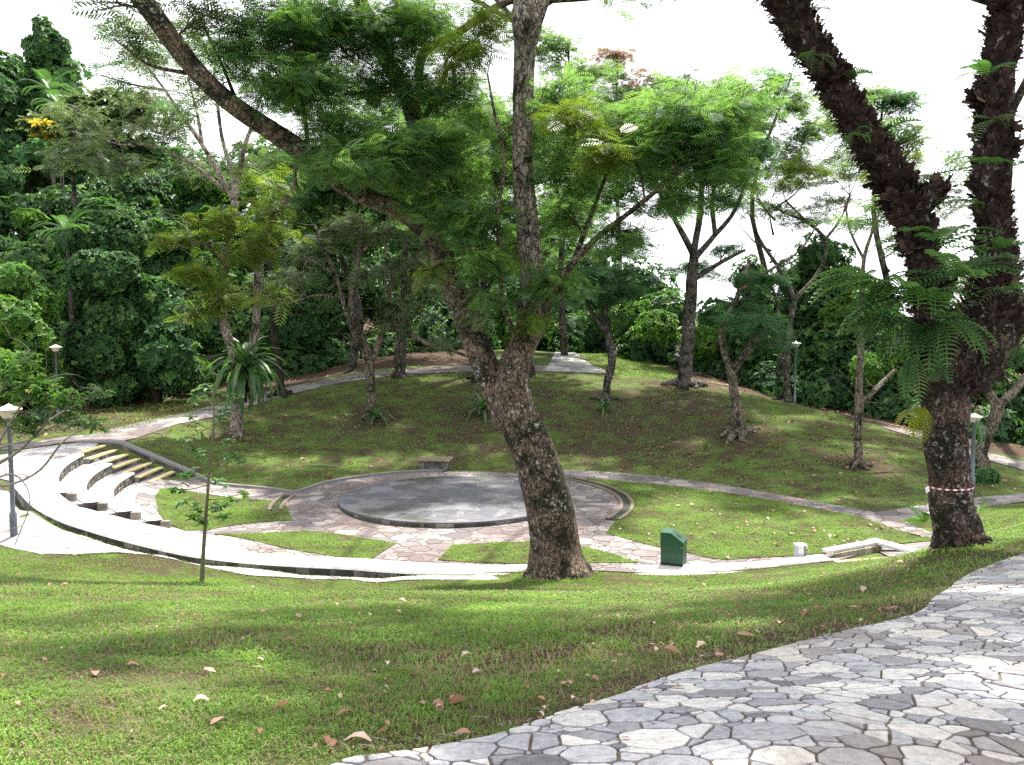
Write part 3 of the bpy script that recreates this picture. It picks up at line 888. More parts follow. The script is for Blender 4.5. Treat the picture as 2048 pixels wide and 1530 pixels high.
# ------------------------------------------------------------------ grass blades
def vnoise(x, y, sc, seed=0):
    u, v = np.asarray(x) / sc, np.asarray(y) / sc
    i, j = np.floor(u).astype(np.int64), np.floor(v).astype(np.int64)
    fu, fv = u - i, v - j
    fu, fv = fu * fu * (3 - 2 * fu), fv * fv * (3 - 2 * fv)
    def h(a_, b_):
        t = np.sin(a_ * 127.1 + b_ * 311.7 + seed * 74.7) * 43758.5453
        return t - np.floor(t)
    return (h(i, j) * (1 - fu) + h(i + 1, j) * fu) * (1 - fv) + (h(i, j + 1) * (1 - fu) + h(i + 1, j + 1) * fu) * fv
def blades(name, poly, dens, hgt, wid, seed, excl=(), lift=0.0, brownf=None, base=0.0, lean=.9, wear=0.0):
    r_ = np.random.default_rng(seed)
    P = np.array([p[:2] for p in poly])
    lo, hi = P.min(0), P.max(0)
    n = int((hi[0] - lo[0]) * (hi[1] - lo[1]) * dens)
    x = r_.uniform(lo[0], hi[0], n); y = r_.uniform(lo[1], hi[1], n)
    k = inpoly(x, y, P)
    for e in excl: k &= ~inpoly(x, y, e)
    x, y = x[k], y[k]
    big = vnoise(x, y, .9) * .6 + vnoise(x, y, .33, 5) * .4; fine = vnoise(x, y, .09, 9)
    ed = np.full(len(x), 9.0)
    for q in near_edge[::2]: ed = np.minimum(ed, np.hypot(x - q[0], y - q[1]))
    worn = np.clip(.75 * (big - .5) * 2.2 + .9 * (fine - .5) + np.clip(.5 - ed, 0, .5) * 1.2 + wear + r_.normal(0, .12, len(x)), -1, 2)
    k = r_.random(len(x)) > np.clip((worn - .12) * 1.2, 0, .8)
    x, y, worn, fine = x[k], y[k], worn[k], fine[k]
    nz = -worn
    n = len(x)
    z = zT(x, y) + lift
    tuft = .6 + .8 * vnoise(x, y, .06, 13)
    a_ = r_.uniform(0, 2 * math.pi, n); h = hgt * r_.uniform(.45, 1.25, n) * tuft; w = wid * r_.uniform(.6, 1.3, n)
    le = r_.uniform(.2, lean, n) * h * 1.2
    dx, dy = np.cos(a_), np.sin(a_)
    V = np.empty((n, 5, 3))
    V[:, 0] = np.stack([x - dy * w / 2, y + dx * w / 2, z], 1); V[:, 1] = np.stack([x + dy * w / 2, y - dx * w / 2, z], 1)
    V[:, 2] = np.stack([x + dx * le * .45 + dy * w * .4, y + dy * le * .45 - dx * w * .4, z + h * .65], 1)
    V[:, 3] = np.stack([x + dx * le * .45 - dy * w * .4, y + dy * le * .45 + dx * w * .4, z + h * .65], 1)
    V[:, 4] = np.stack([x + dx * le * 1.15, y + dy * le * 1.15, z + h * .72], 1)
    b = np.arange(n) * 5
    rn = np.clip(.48 + .35 * nz + r_.normal(0, .17, n), .21, 1)
    brown = r_.random(n) < np.clip(.1 + .9 * worn, .02, .8)
    rn[brown] = r_.uniform(0, .18, brown.sum())
    A = Acc()
    A.V.append(V.reshape(-1, 3)); A.n = 5 * n; A.rnd.append(np.repeat(rn, 5))
    A.P = [(np.stack([b, b + 1, b + 2, b + 3], 1), 0), (np.stack([b + 3, b + 2, b + 4], 1), 0)]
    return tag(A.build(name, M['blade']), "short mixed green and straw blades of turf covering the ground", "grass", kind='stuff')
exc = [near_poly, low_poly, [tuple(p) for p in plaza_poly], walk_poly]
bankNear = [(-3.6, 1.0), (4, 2), (4.6, 5.2), (-4.6, 5.2)]
blades("grass", bankNear, 7000, .034, .0065, 21, exc, wear=.2)
blades("grass", [(-4.6, 5.2), (4.6, 5.2), (6.4, 9), (-6.8, 9)], 3000, .042, .0095, 22, exc, wear=.25)
blades("grass", [(-6.8, 9), (9, 9), (13.5, 19), (-13.5, 19)], 900, .042, .014, 23, exc, wear=.2)
for i, W2 in enumerate(lawns): blades("grass", W2, 420, .05, .022, 30 + i, (), .045)
hill = pxpoly([(366, 948), (520, 978), (600, 984), (700, 955), (900, 940), (1126, 938), (1324, 953), (1573, 990), (1751, 1024), (2060, 984), (2300, 965), (2300, 985), (2048, 947), (1820, 878), (1600, 812), (1400, 772), (1190, 748), (940, 747), (800, 754), (680, 770), (560, 798), (470, 826), (350, 853), (245, 886)])
blades("grass", hill, 125, .055, .034, 40, wear=.08)
blades("grass", pxpoly([(1165, 708), (1260, 712), (1400, 768), (1240, 752), (1195, 742)]), 90, .09, .05, 41)
blades("grass", pxpoly([(0, 884), (200, 872), (470, 808), (400, 790), (200, 820), (-200, 860)]), 80, .1, .04, 42)
blades("grass", right_lawn2 + [], 350, .05, .02, 43, (near_poly,), 0.0)

def ring(px, py, D, r_, h, seed, n=900):
    c_ = onG(atD(px, py, D)); P_ = [(c_[0] + math.cos(t) * r_, c_[1] + math.sin(t) * r_) for t in np.linspace(0, 6.283, 14)[:-1]]
    blades("grass", P_, n, h, .013, seed, (), wear=-.2)
ring(1115, 1148, 17.8, 1.0, .085, 51); ring(1920, 1090, 10.6, .62, .06, 52, 1500); ring(405, 1166, 16.3, .3, .08, 53)
# ------------------------------------------------------------------ kerb wall
def stonewall(A, P, zt, zb, bl, mat_=0, rs=1, off=0.0, side=-1):
    """rows of rough face blocks along polyline P (Nx2); zt/zb arrays"""
    rnd_ = random.Random(rs)
    P = np.asarray(P, float); d = np.concatenate([[0], np.cumsum(np.linalg.norm(np.diff(P[:, :2], axis=0), axis=1))])
    s_ = 0
    while s_ < d[-1] - .03:
        l = min(bl * rnd_.uniform(.6, 1.5), d[-1] - s_)
        g = .008
        q = [np.array([np.interp(v, d, P[:, 0]), np.interp(v, d, P[:, 1])]) for v in (s_ + g, s_ + l - g)]
        za = [np.interp(v, d, zt) for v in (s_, s_ + l)]; zc = [np.interp(v, d, zb) for v in (s_, s_ + l)]
        t = q[1] - q[0]
        L = np.linalg.norm(t)
        if L > .01:
            nn = np.array([t[1], -t[0]]) / L * (-side)
            o_ = rnd_.uniform(.012, .03) + off
            rows = 2 if (za[0] - zc[0]) > .24 else 1
            for rrw in range(rows):
                u0 = rrw / rows; u1 = (rrw + 1) / rows
                jz = 0 if rows == 1 else rnd_.uniform(-.02, .02)
                V = []
                for (pp, zz0, zz1) in ((q[0], zc[0], za[0]), (q[1], zc[1], za[1])):
                    z0_ = zz0 + (zz1 - zz0) * u0 + .006; z1_ = zz0 + (zz1 - zz0) * u1 - .006
                    V += [(*pp, z0_), (*(pp + nn * o_), z0_ + .015), (*(pp + nn * o_), z1_ - .015), (*pp, z1_)]
                Fq = np.array([(0, 1, 5, 4), (1, 2, 6, 5), (2, 3, 7, 6), (0, 3, 2, 1), (4, 5, 6, 7)])
                A.add(np.array(V), Fq, mat_, rnd_.random())
        s_ += l
def strip(A, P0, P1, z0, z1, mat_):        # quad strip between two 2D polylines with heights
    n = len(P0)
    A.add(np.vstack([np.column_stack([np.asarray(P0)[:, :2], z0]), np.column_stack([np.asarray(P1)[:, :2], z1])]), np.stack([np.arange(n - 1), np.arange(1, n), n + np.arange(1, n), n + np.arange(n - 1)], 1), mat_)
kerb = thing("kerb_wall", WS[20], "long curved low stone kerb wall with a white cap, sweeping round the front of the arena", "wall")
A = Acc()
Pk = WS[2:]; zt = Pk[:, 2] + .05
inn = offset2(WS, .72)[2:]
strip(A, Pk, inn, zt, zt, 0); strip(A, offset2(WS, -.03)[2:], Pk, zt - .05, zt, 0)
strip(A, inn, inn, zt, zt - .3, 0); strip(A, Pk, offset2(WS, -.03)[2:], zt - .06, zt - .05, 0)
A.build("cap", [M['concrete_white']], kerb)
A = Acc()
strip(A, Pk, Pk, zt - .05, zt - .7, 1)
stonewall(A, Pk[:, :2], zt - .05, np.minimum(zt - .24, zT(Pk[:, 0], Pk[:, 1]) + .02), .2, 0, 4)
A.build("rubble_face", [M['wall_stone'], M['mortar']], kerb)

# planter box at the right end of the wall
pl = thing("planter", atZ(1745, 1108, .1), "sunken stone planter with white rim and yellow edge, right end of kerb wall", "planter")
Pb = [atZ(1682, 1131, .12), atZ(1840, 1108, .25), atZ(1752, 1089, .2), atZ(1658, 1115, .1)]
def rim(A, a_, b_, w, z, mat_, dep=.25):
    a_, b_ = np.array(a_[:2]), np.array(b_[:2]); t = b_ - a_; L = np.linalg.norm(t); t /= L
    A.box((*((a_ + b_) / 2), z - dep / 2), (L + w, w, dep), mat_, .5, math.atan2(t[1], t[0]), .01)
A = Acc()
rim(A, Pb[1], Pb[2], .3, .31, 0, .07); rim(A, Pb[2], Pb[3], .22, .3, 0, .07)
A.build("white_rim", [M['concrete_white']], pl)
A = Acc(); rim(A, Pb[0], Pb[1], .22, .21, 0); A.build("yellow_edge", [M['nosing']], pl)
A = Acc()
q0, q1 = np.array(Pb[3][:2]), np.array(Pb[2][:2]); nrm = np.array([q1[1] - q0[1], -(q1[0] - q0[0])]); nrm /= np.linalg.norm(nrm)
PP = np.linspace(q0 + nrm * .13, q1 + nrm * .13, 12)
strip(A, PP, PP, np.full(12, .24), np.full(12, -.4), 1); stonewall(A, PP, np.full(12, .235), np.full(12, .02), .2, 0, 9, .01)
A.build("stone_lining", [M['planter_stone'], M['mortar']], pl)

# ------------------------------------------------------------------ terraces
ter = thing("seating_terrace", arcpt(1, .5, .9), "curved four-tier stone seating terrace with dark risers and yellow-edged stairs at the left", "terrace")
T = np.linspace(0, 1, 25)
for k in range(4):
    A = Acc()
    top = TIERZ[k + 1]
    outer = np.array([arcpt(k, t)[:2] for t in T]); inner = np.array([arcpt(k + 1, t)[:2] if k < 3 else arcpt(3, t, 0, -.5)[:2] for t in T])
    if k < 3:
        poly = list(map(tuple, outer)) + list(map(tuple, inner[::-1]))
        paving("x", poly, lambda x, y, t=top: np.full(len(x), t - .014), .33, None, .0, .012, .012, 40 + k, acc=A)
    # riser above this tread (from the level above)
    zu, zl = TIERZ[k], TIERZ[k + 1]
    strip(A, outer, outer, np.full(25, zl - .05), np.full(25, zu + .0), 1)
    B = Acc(); B = A
    stonewall(A, outer[::-1], np.full(25, zu - .035), np.full(25, zl), .2, 2, 50 + k, 0)
    A.build("tier", [M['slab_white'], M['mortar'], M['wall_stone']], ter)
    # capping of the riser
    A = Acc()
    up = np.array([arcpt(k, t, 0, .32)[:2] for t in T]); lip = np.array([arcpt(k, t, 0, -.035)[:2] for t in T])
    strip(A, up, lip, np.full(25, zu + .022), np.full(25, zu + .022), 0); strip(A, lip, lip, np.full(25, zu + .022), np.full(25, zu - .035), 0); strip(A, lip, outer, np.full(25, zu - .035), np.full(25, zu - .035), 0)
    A.build("tier_edge", [M['concrete_white']], ter)
    # short end block by the near stairs
    e = arcpt(k, 1); th = TH1
    A = Acc()
    c = np.array([e[0] + math.cos(th) * -.12, e[1] + math.sin(th) * -.12 - .12])
    A.box((c[0] + .02, c[1] + .06, zu - .1), (.22, .14, .2), 0, .9, 0, .01)
    e2 = arcpt(k + 1, 1) if k < 3 else arcpt(3, 1, 0, -.5); e3 = arcpt(k, 1, 0, .32)
    A.add([(e[0], e[1], zl), (e2[0], e2[1], zl), (e2[0], e2[1], -.6), (e[0], e[1], -.6)], [[0, 1, 2, 3]])
    A.add([(e3[0], e3[1], zu + .02), (e[0], e[1], zu + .02), (e[0], e[1], -.6), (e3[0], e3[1], -.6)], [[0, 1, 2, 3]])
    A.build("end_block", [M['wall_stone']], ter)
# far stairs: eight steps
sx = [-13.83 + i * .385 for i in range(9)]
for i in range(8):
    zt_ = 1.2 - .15 * i
    A = Acc()
    x0 = sx[i]; y0 = STY0 - (.0 if i % 2 else .02); y1 = STY1
    A.box(((x0 - .385 + x0) / 2, (y0 + y1) / 2, zt_ - .6), (.385, y1 - y0, 1.2), 0, random.random())
    stonewall(A, np.array([(x0, y0), (x0, y1)]), np.array([zt_ - .03] * 2), np.array([zt_ - .15] * 2), .25, 1, 70 + i, 0)
    A.build("step", [M['slab_white'], M['wall_stone']], ter)
    A = Acc()
    A.box((x0 - .05, (y0 + y1) / 2, zt_ + .004), (.16, y1 - y0 - .02, .05), 0, .5)
    A.build("step_nosing", [M['nosing']], ter)
# stair side wall, sloping
A = Acc(); B = Acc()
wt = [atZ(172, 886, 1.32), atZ(228, 889, 1.32), atZ(250, 893, 1.24), atZ(366, 946, .28)]
wt[0] = np.array([-14.9, 29.75, 1.3]); wt[1] = np.array([-13.9, 29.75, 1.32]); wt[2] = np.array([-13.45, 29.75, 1.28]); wt[3] = np.array([-11.0, 29.75, .22])
P2 = np.array([p[:2] for p in wt]); zw = np.array([p[2] for p in wt])
up_ = P2 + np.array([0, .32])
strip(B, P2 - np.array([0, .03]), up_, zw + .03, zw + .03, 0); strip(B, P2 - np.array([0, .03]), P2 - np.array([0, .03]), zw - .05, zw + .03, 0); strip(B, up_, up_, zw + .03, zw - .7, 0)
B.add([(-11, 29.72, .25), (-11, 30.07, .25), (-11, 30.07, -.3), (-11, 29.72, -.3)], [[0, 1, 2, 3]])
pp = np.array([(np.interp(x, P2[:, 0], P2[:, 0]), 29.75) for x in np.linspace(-14.9, -11, 14)]); zz_ = np.interp(pp[:, 0], P2[:, 0], zw)
strip(A, pp, pp, zz_ - .04, np.full(14, -.3), 1)
for lv in range(3):
    stonewall(A, pp, zz_ - .05 - lv * .16, zz_ - .2 - lv * .16, .24, 0, 90 + lv, 0)
A.build("stair_wall", [M['wall_stone'], M['mortar']], ter); B.build("wall_cap", [M['concrete_grey']], ter)

# low kerb along the hill foot and the ring drains
A = Acc()
kp = [np.array(p) for p in left_far] + [np.array(ringpt(d, RRING + .06)) for d in range(150, 96, -4)]
kp[0] = np.array([-11.0, 29.9]); kp = np.array(kp)
kz = zT(kp[:, 0], kp[:, 1])
ko = offset2(np.column_stack([kp, kz]), .14)
strip(A, kp, ko, kz + .1, kz + .1, 0); strip(A, kp, kp, kz - .1, kz + .1, 0); strip(A, ko, ko, kz + .1, kz - .1, 0)
tag(A.build("kerb", [M['concrete_grey']]), "thin dark grey kerb along the foot of the hill behind the stage", "kerb")
for (d0, d1, lab) in ((172, 196, "short curved drain channel at the left of the ring by the first lawn"), (-30, 46, "long curved drain channel along the right side of the ring beside the big lawn")):
    root = thing("drain_channel", (*ringpt((d0 + d1) / 2, RRING), 0), lab, "drain")
    dg = np.arange(d0, d1 + .1, 3)
    i0, i1, i2, i3 = [np.array([ringpt(d, RRING + v) for d in dg]) for v in (-.06, .04, .26, .36)]
    n = len(dg); zz0 = zT(i1[:, 0], i1[:, 1])
    A = Acc(); strip(A, i0, i1, zz0 + .075, zz0 + .075, 0); strip(A, i2, i3, zz0 + .085, zz0 + .085, 0); strip(A, i1, i1, zz0 + .075, zz0 + .03, 0); strip(A, i2, i2, zz0 + .03, zz0 + .085, 0); strip(A, i0, i0, zz0, zz0 + .075, 0); strip(A, i3, i3, zz0, zz0 + .085, 0)
    A.build("concrete_lip", [M['mortar']], root)
    A = Acc(); strip(A, i1, i2, zz0 + .05, zz0 + .05, 0)
    A.build("channel_bed", [M['black']], root)

# ------------------------------------------------------------------ stage
stage = thing("round_stage", SC, "low round stained flagstone stage in the middle of the arena, grey darkened for tree shade", "stage")
A = Acc()
dd = np.linspace(0, 2 * math.pi, 73)[:-1]
paving("x", [(SC[0] + math.cos(t) * (RS - .16), SC[1] + math.sin(t) * (RS - .16)) for t in dd], lambda x, y: np.full(len(x), .14), .42, None, .0, .008, .006, 60, acc=A)
A.build("top", [M['slab_stage'], M['concrete_grey']], stage)
A = Acc()
rp1 = np.array([(SC[0] + math.cos(t) * RS, SC[1] + math.sin(t) * RS) for t in np.append(dd, dd[0])]); rp0 = np.array([(SC[0] + math.cos(t) * (RS - .17), SC[1] + math.sin(t) * (RS - .17)) for t in np.append(dd, dd[0])])
n = len(rp1)
strip(A, rp0, rp1, np.full(n, .155), np.full(n, .155), 0); strip(A, rp1, rp1, np.full(n, .155), np.full(n, .12), 0)
strip(A, rp1, rp1, np.full(n, .12), np.full(n, -.1), 1)
stonewall(A, rp1, np.full(n, .125), np.full(n, .01), .24, 2, 61, -.008)
A.build("rim", [M['slab_stage'], M['mortar'], M['wall_stone']], stage)

# ------------------------------------------------------------------ small built things
def lamp(px, pyb, pyt, D, label, headw, big=1.0, base=None):
    b = atD(px, pyb, D) if base is None else base
    topz = atD(px, pyt, D)[2]
    h = topz - b[2]
    root = thing("street_lamp", b, label, "lamp", "park lamps with cone caps")
    r_ = headw / 2
    A = Acc(); A.lathe([(0, -.3), (.075 * big, -.3), (.075 * big, .5), (.05 * big, .55), (.045 * big, h - .5 * headw * 1.2), (r_ * .5, h - .95 * r_)], b, 14)
    A.build("pole", [M['lamp_pole']], root, True)
    A = Acc(); A.lathe([(r_ * .48, h - .95 * r_), (r_ * .82, h - .3 * r_), (r_ * .8, h - .28 * r_)], b, 20)
    A.build("lamp_glass", [M['lamp_glass']], root, True)
    A = Acc(); A.lathe([(0, h - .3 * r_), (r_, h - .3 * r_), (r_, h - .24 * r_), (r_ * .35, h), (r_ * .1, h + .04), (.0, h + .05)], b, 20)
    A.build("lamp_cap", [M['lamp_cap']], root)
    return root
lamp(29, 1100, 812, 18.5, "tall grey lamp post with white cone cap on the pale path, far left", .52, base=np.append(atD(29, 1100, 18.5)[:2], gz(*atD(29, 1100, 18.5)[:2])))
lamp(117, 800, 691, 37.5, "lamp post half hidden in the dark trees behind the leafy shrub", .52, base=onG(atD(117, 850, 37.5)))
p = onG(atD(1589, 815, 43.3)); lamp(1589, 815, 684, 43.3, "slim grey lamp post on the far hillside in front of the dark thicket", .5, base=p)
p = onG(atD(1942, 985, 29.5)); lamp(1943, 985, 829, 27.0, "lamp with a broad cream head beside the fern-covered trunk", .5, 1.3, base=onG(atD(1943, 985, 27)))
lamp(1157, 702, 645, 62, "tiny distant lamp post at the end of the far path", .5, base=onG(atD(1157, 702, 62)))

# litter bin
bp = atZ(1347, 1131, .0)
bp = onG(bp, .05)
binr = thing("litter_bin", bp, "dark green metal litter bin with sloping hood standing behind the kerb wall", "litter bin")
ca = .38
def rotv(V, c, a_):
    V = np.array(V, float)
    return np.stack([V[:, 0] * math.cos(a_) - V[:, 1] * math.sin(a_), V[:, 0] * math.sin(a_) + V[:, 1] * math.cos(a_), V[:, 2]], 1) + np.asarray(c)
A = Acc()
w, d, h = .25, .21, .5
V = [(-w, -d, 0), (w, -d, 0), (w, d, 0), (-w, d, 0), (-w, -d, h), (w, -d, h), (w, d, h), (-w, d, h)]
A.add(rotv(V, bp, -ca), [[0, 1, 5, 4], [1, 2, 6, 5], [2, 3, 7, 6], [3, 0, 4, 7], [4, 5, 6, 7]])
A.build("body", [M['bin']], binr)
A = Acc()
w2, d2 = .255, .225                       # hood, sloping down to the right
V = [(-w2, -d2, h - .02), (w2, -d2, h - .02), (w2, d2, h - .02), (-w2, d2, h - .02), (-w2, -d2, h + .24), (-w2 * .1, -d2, h + .24), (w2, -d2, h + .04), (-w2, d2, h + .24), (-w2 * .1, d2, h + .24), (w2, d2, h + .04)]
A.add(rotv(V, bp, -ca), [np.array([[0, 1, 6, 5]]), np.array([[0, 5, 4]]), np.array([[3, 7, 8, 9]]), np.array([[3, 9, 2]]), np.array([[0, 4, 7, 3], [1, 2, 9, 6], [4, 5, 8, 7], [5, 6, 9, 8], [0, 3, 2, 1]])])
A.build("hood", [M['bin']], binr)
A = Acc()
c0 = (w2 * .45, 0, h + .143)
ang = np.arange(16) * math.pi / 8
sl = math.atan2(-.2, w2 * 1.1)
ov = np.array([(c0[0] + math.cos(t) * .085 * math.cos(sl), math.sin(t) * .085, c0[2] + math.cos(t) * .085 * math.sin(sl) + .004) for t in ang])
A.poly(rotv(ov, bp, -ca))  # flat black disc, its colour standing for the unlit inside of the hole
A.build("opening_disc", [M['black']], binr)
for s_ in (-1, 1):
    A = Acc()
    V = [(-w, -d - .006, .04), (-w + .03, -d - .006, .04), (-w + .03, -d - .006, h - .04), (-w, -d - .006, h - .04)]
    V = [(x if s_ < 0 else -x, y, z) for x, y, z in V]
    A.add(rotv(V, bp, -ca), [[0, 1, 2, 3]])
    A.build("edge_trim", [M['bin']], binr)
A = Acc(); cb = rotv([(w2 - .03, -d2 - .008, h - .06)], bp, -ca)[0]; A.box(cb, (.05, .014, .035), 0, .5, -ca, .003); A.build("latch", [M['lamp_pole']], binr)
A = Acc(); cb = rotv([(0, -d - .004, .03)], bp, -ca)[0]; A.box(cb, (.47, .012, .05), 0, .5, -ca, .003); A.build("base_rail", [M['black']], binr)

# white service box
sb = onG(atZ(1600, 1122, 0), .03)
r0 = thing("service_box", sb, "small white and grey metal box on the lawn behind the kerb wall", "utility box")
A = Acc(); A.box(sb + np.array([-.03, 0, .12]), (.13, .2, .34), 0, .5, .2, .01); A.build("housing", [M['white_metal']], r0)
A = Acc(); A.box(sb + np.array([.065, .02, .12]), (.06, .19, .32), 0, .5, .2, .01); A.build("side_panel", [M['lamp_pole']], r0)
A = Acc(); A.box(sb + np.array([0, 0, .305]), (.23, .24, .03), 0, .5, .2, .01); A.build("lid", [M['lamp_cap']], r0)

# stone box with wooden slats
sp = onG(atZ(870, 938, .02))
r0 = thing("slatted_box", sp, "square rubble stone box topped with five wooden slats behind the stage", "bench")
A = Acc()
A.box(sp + np.array([0, 0, .12]), (1.0, .8, .4), 1, .5, -.12)
ca_, sa_ = math.cos(-.12), math.sin(-.12)
cor = [np.array([sp[0] + x * ca_ - y * sa_, sp[1] + x * sa_ + y * ca_]) for x, y in ((-.5, -.4), (.5, -.4), (.5, .4), (-.5, .4))]
for (i, j) in ((0, 1), (3, 0), (1, 2)):
    for lv in range(2): stonewall(A, np.array([cor[i], cor[j]]), np.full(2, sp[2] + .32 - lv * .17), np.full(2, sp[2] + .15 - lv * .17), .2, 0, 11 + lv, .0)
A.build("stone_base", [M['wall_stone'], M['mortar']], r0)
for i in range(5):
    A = Acc(); x = -.5 + i * .25
    A.box((sp[0] + x * ca_, sp[1] + x * sa_, sp[2] + .36), (.235, .98, .05), 0, i / 5, -.12, .008)
    A.build("slat", [M['wood']], r0)

# ------------------------------------------------------------------ trees
def pxcurve(pts, base=None):
    """(px, py, D, r_px) rows -> smooth world polyline and radii"""
    P = np.array([atD(x, y, D) for x, y, D, r_ in pts]); rad = np.array([r_ * D / F for x, y, D, r_ in pts])
    Q = spline(np.column_stack([P, rad]), 5)
    return Q[:, :3], np.maximum(Q[:, 3], .006)
class Tree:
    def __init__(s, name, base, label, cat='tree', group=None, bark='bark_grey'):
        s.root = thing(name, base, label, cat, group)
        s.W = Acc(); s.L = {}; s.sk = []; s.bark = bark
    def limb(s, pts, seg=10, bump=.06, skel=True):
        P, r_ = pxcurve(pts)
        s.W.tube(P, r_, seg, bump)
        if skel:
            s.sk.append(np.column_stack([P, r_]))
        return P, r_
    def limbw(s, P, rad, seg=8, bump=.05, skel=True):
        Q = spline(np.column_stack([np.asarray(P, float), np.asarray(rad, float)]), 4)
        s.W.tube(Q[:, :3], np.maximum(Q[:, 3], .004), seg, bump)
        if skel: s.sk.append(Q)
    def blob(s, px, py, D, rx, ry, n, mat_='frond', size=.5, tmpl=None, depth=None, sub=10, flat=.5, twr=1.0, bias=.0, tone=0.0):
        """foliage filling an ellipse round a pixel; twigs run from the nearest limb"""
        c = atD(px, py, D); ax = np.array([rx * D / F, (depth if depth is not None else rx * D / F), ry * D / F])
        S = np.vstack(s.sk)
        dist = np.linalg.norm(S[:, :3] - c, axis=1) + .6 * np.maximum(0, S[:, 2] - c[2] + ax[2] * .5)
        j = int(np.argmin(dist)); st = S[j, :3]; r0_ = min(S[j, 3] * .5, .02 + .012 * np.linalg.norm(c - st)) * twr
        mid = (st + c) / 2 + rng.normal(0, .12, 3) * np.linalg.norm(c - st) + np.array([0, 0, .1 * np.linalg.norm(c - st)])
        MB = spline(np.array([st, mid, c]), 5)
        s.W.tube(MB, np.linspace(r0_, r0_ * .45, len(MB)), 5)
        per = max(1, int(n / sub))
        acc = s.L.setdefault(mat_, Acc())
        TV, TFc = tmpl or TF_FROND
        for k in range(sub):
            u = rng.normal(0, 1, 3); u /= np.linalg.norm(u)
            tgt = c + u * ax * rng.uniform(.25, 1.0) ** .6
            b = MB[rng.integers(len(MB) // 3, len(MB))]
            m_ = (b + tgt) / 2 + rng.normal(0, .1, 3) * ax.mean() + np.array([0, 0, .12 * ax[2]])
            tw = spline(np.array([b, m_, tgt]), 4)
            s.W.tube(tw, np.linspace(r0_ * .4, .006 * max(1, D / 25), len(tw)), 4, cap=False)
            t = rng.uniform(.3, 1.02, per) ** .8
            ii = np.clip(t, 0, 1) * (len(tw) - 1); i0 = np.floor(ii).astype(int).clip(0, len(tw) - 2)
            pos = tw[i0] + (tw[i0 + 1] - tw[i0]) * (ii - i0)[:, None]
            sp_ = ax.mean() * .23
            pos = pos + rng.normal(0, 1, (per, 3)) * np.array([sp_, sp_, sp_ * flat])
            a_ = rng.uniform(0, 2 * math.pi, per); e = rng.normal(-.12, .3, per)
            d = np.stack([np.cos(a_) * np.cos(e), np.sin(a_) * np.cos(e), np.sin(e)], 1)
            Rm = frames(d, roll=rng.normal(0, .4, per))
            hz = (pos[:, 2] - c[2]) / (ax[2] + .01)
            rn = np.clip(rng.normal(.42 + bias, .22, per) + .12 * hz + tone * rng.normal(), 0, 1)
            acc.inst(TV, TFc, Rm, pos, size * rng.uniform(.6, 1.25, per), rn)
    def shoots(s, n, length, rad=.01):      # bare twigs off the skeleton
        S = np.vstack(s.sk)
        for k in range(n):
            b = S[rng.integers(len(S))]
            d = rng.normal(0, 1, 3); d[2] = abs(d[2]) * .6; d /= np.linalg.norm(d)
            P = [b[:3]]
            for q in range(4):
                d = d + rng.normal(0, .35, 3); d /= np.linalg.norm(d); P.append(P[-1] + d * length / 4 * rng.uniform(.7, 1.3))
            s.W.tube(np.array(P), np.linspace(rad, rad * .3, 5), 4, cap=False)
    def done(s, barkname='trunk', crown='crown'):
        s.W.build(barkname, [M[s.bark]], s.root, True)
        if s.L:
            # one crown mesh with several leaf colours
            A = Acc(); ms = []
            for i, (k, ac) in enumerate(s.L.items()):
                off = A.n
                A.V += ac.V; A.rnd += ac.rnd; A.P += [(f + off, i) for f, m_ in ac.P]; A.n += ac.n
                ms.append(M[k])
            A.build(crown, ms, s.root)
        return s.root
def roots(t, b, n, r_, L, z0=.25):
    for k in range(n):
        a_ = k * 2 * math.pi / n + random.uniform(-.4, .4); l = L * random.uniform(.3, 1.1) * .75
        P = [np.array([b[0], b[1], b[2] + z0 * 1.6])]
        P[0] += np.array([math.cos(a_), math.sin(a_), 0]) * r_ * .5
        for q in (.45, .75, 1.0):
            a2 = a_ + random.uniform(-.25, .25)
            x, y = b[0] + math.cos(a2) * (r_ * .8 + l * q), b[1] + math.sin(a2) * (r_ * .8 + l * q)
            P.append(np.array([x, y, gz(x, y) + (.06 if q < .9 else -.04)]))
        Q = spline(np.column_stack([P, [r_ * .45, r_ * .26, r_ * .15, r_ * .07]]), 4)
        t.W.tube(Q[:, :3], Q[:, 3], 7, .1)

# ---- the big forked tree in the middle
b = onG(atD(1115, 1148, 17.8))
mt = Tree("forked_tree", b, "huge leaning tree with lichen-spotted forked trunk on the near grass bank", bark='bark_main')
D0 = 17.8
mt.limb([(1112, 1190, D0, 86), (1114, 1152, D0, 76), (1112, 1125, D0, 60), (1110, 1090, D0, 51), (1104, 1040, D0, 48), (1092, 980, D0, 46), (1072, 920, D0, 43), (1048, 865, D0, 41), (1030, 815, D0, 40), (1022, 775, D0, 38), (1030, 730, D0, 32), (1046, 690, D0, 29), (1063, 650, D0 - .1, 28), (1076, 618, D0 - .1, 25), (1086, 596, D0 - .1, 20)], 28, .05)
mt.limb([(1020, 850, D0 + .1, 30), (996, 790, D0 + .1, 29), (968, 730, D0 + .2, 27), (946, 670, D0 + .3, 26), (922, 610, D0 + .4, 25), (897, 548, D0 + .5, 24), (872, 490, D0 + .5, 23), (845, 452, D0 + .5, 21), (800, 422, D0 + .4, 19), (745, 398, D0 + .3, 19), (690, 372, D0 + .1, 19), (645, 335, D0, 19), (598, 298, D0 - .2, 20), (550, 266, D0 - .4, 19), (480, 220, D0 - .7, 18), (415, 165, D0 - 1, 18), (355, 95, D0 - 1.3, 19), (300, 20, D0 - 1.6, 20), (240, -60, D0 - 2, 20), (150, -180, D0 - 2.5, 14)], 18, .05)
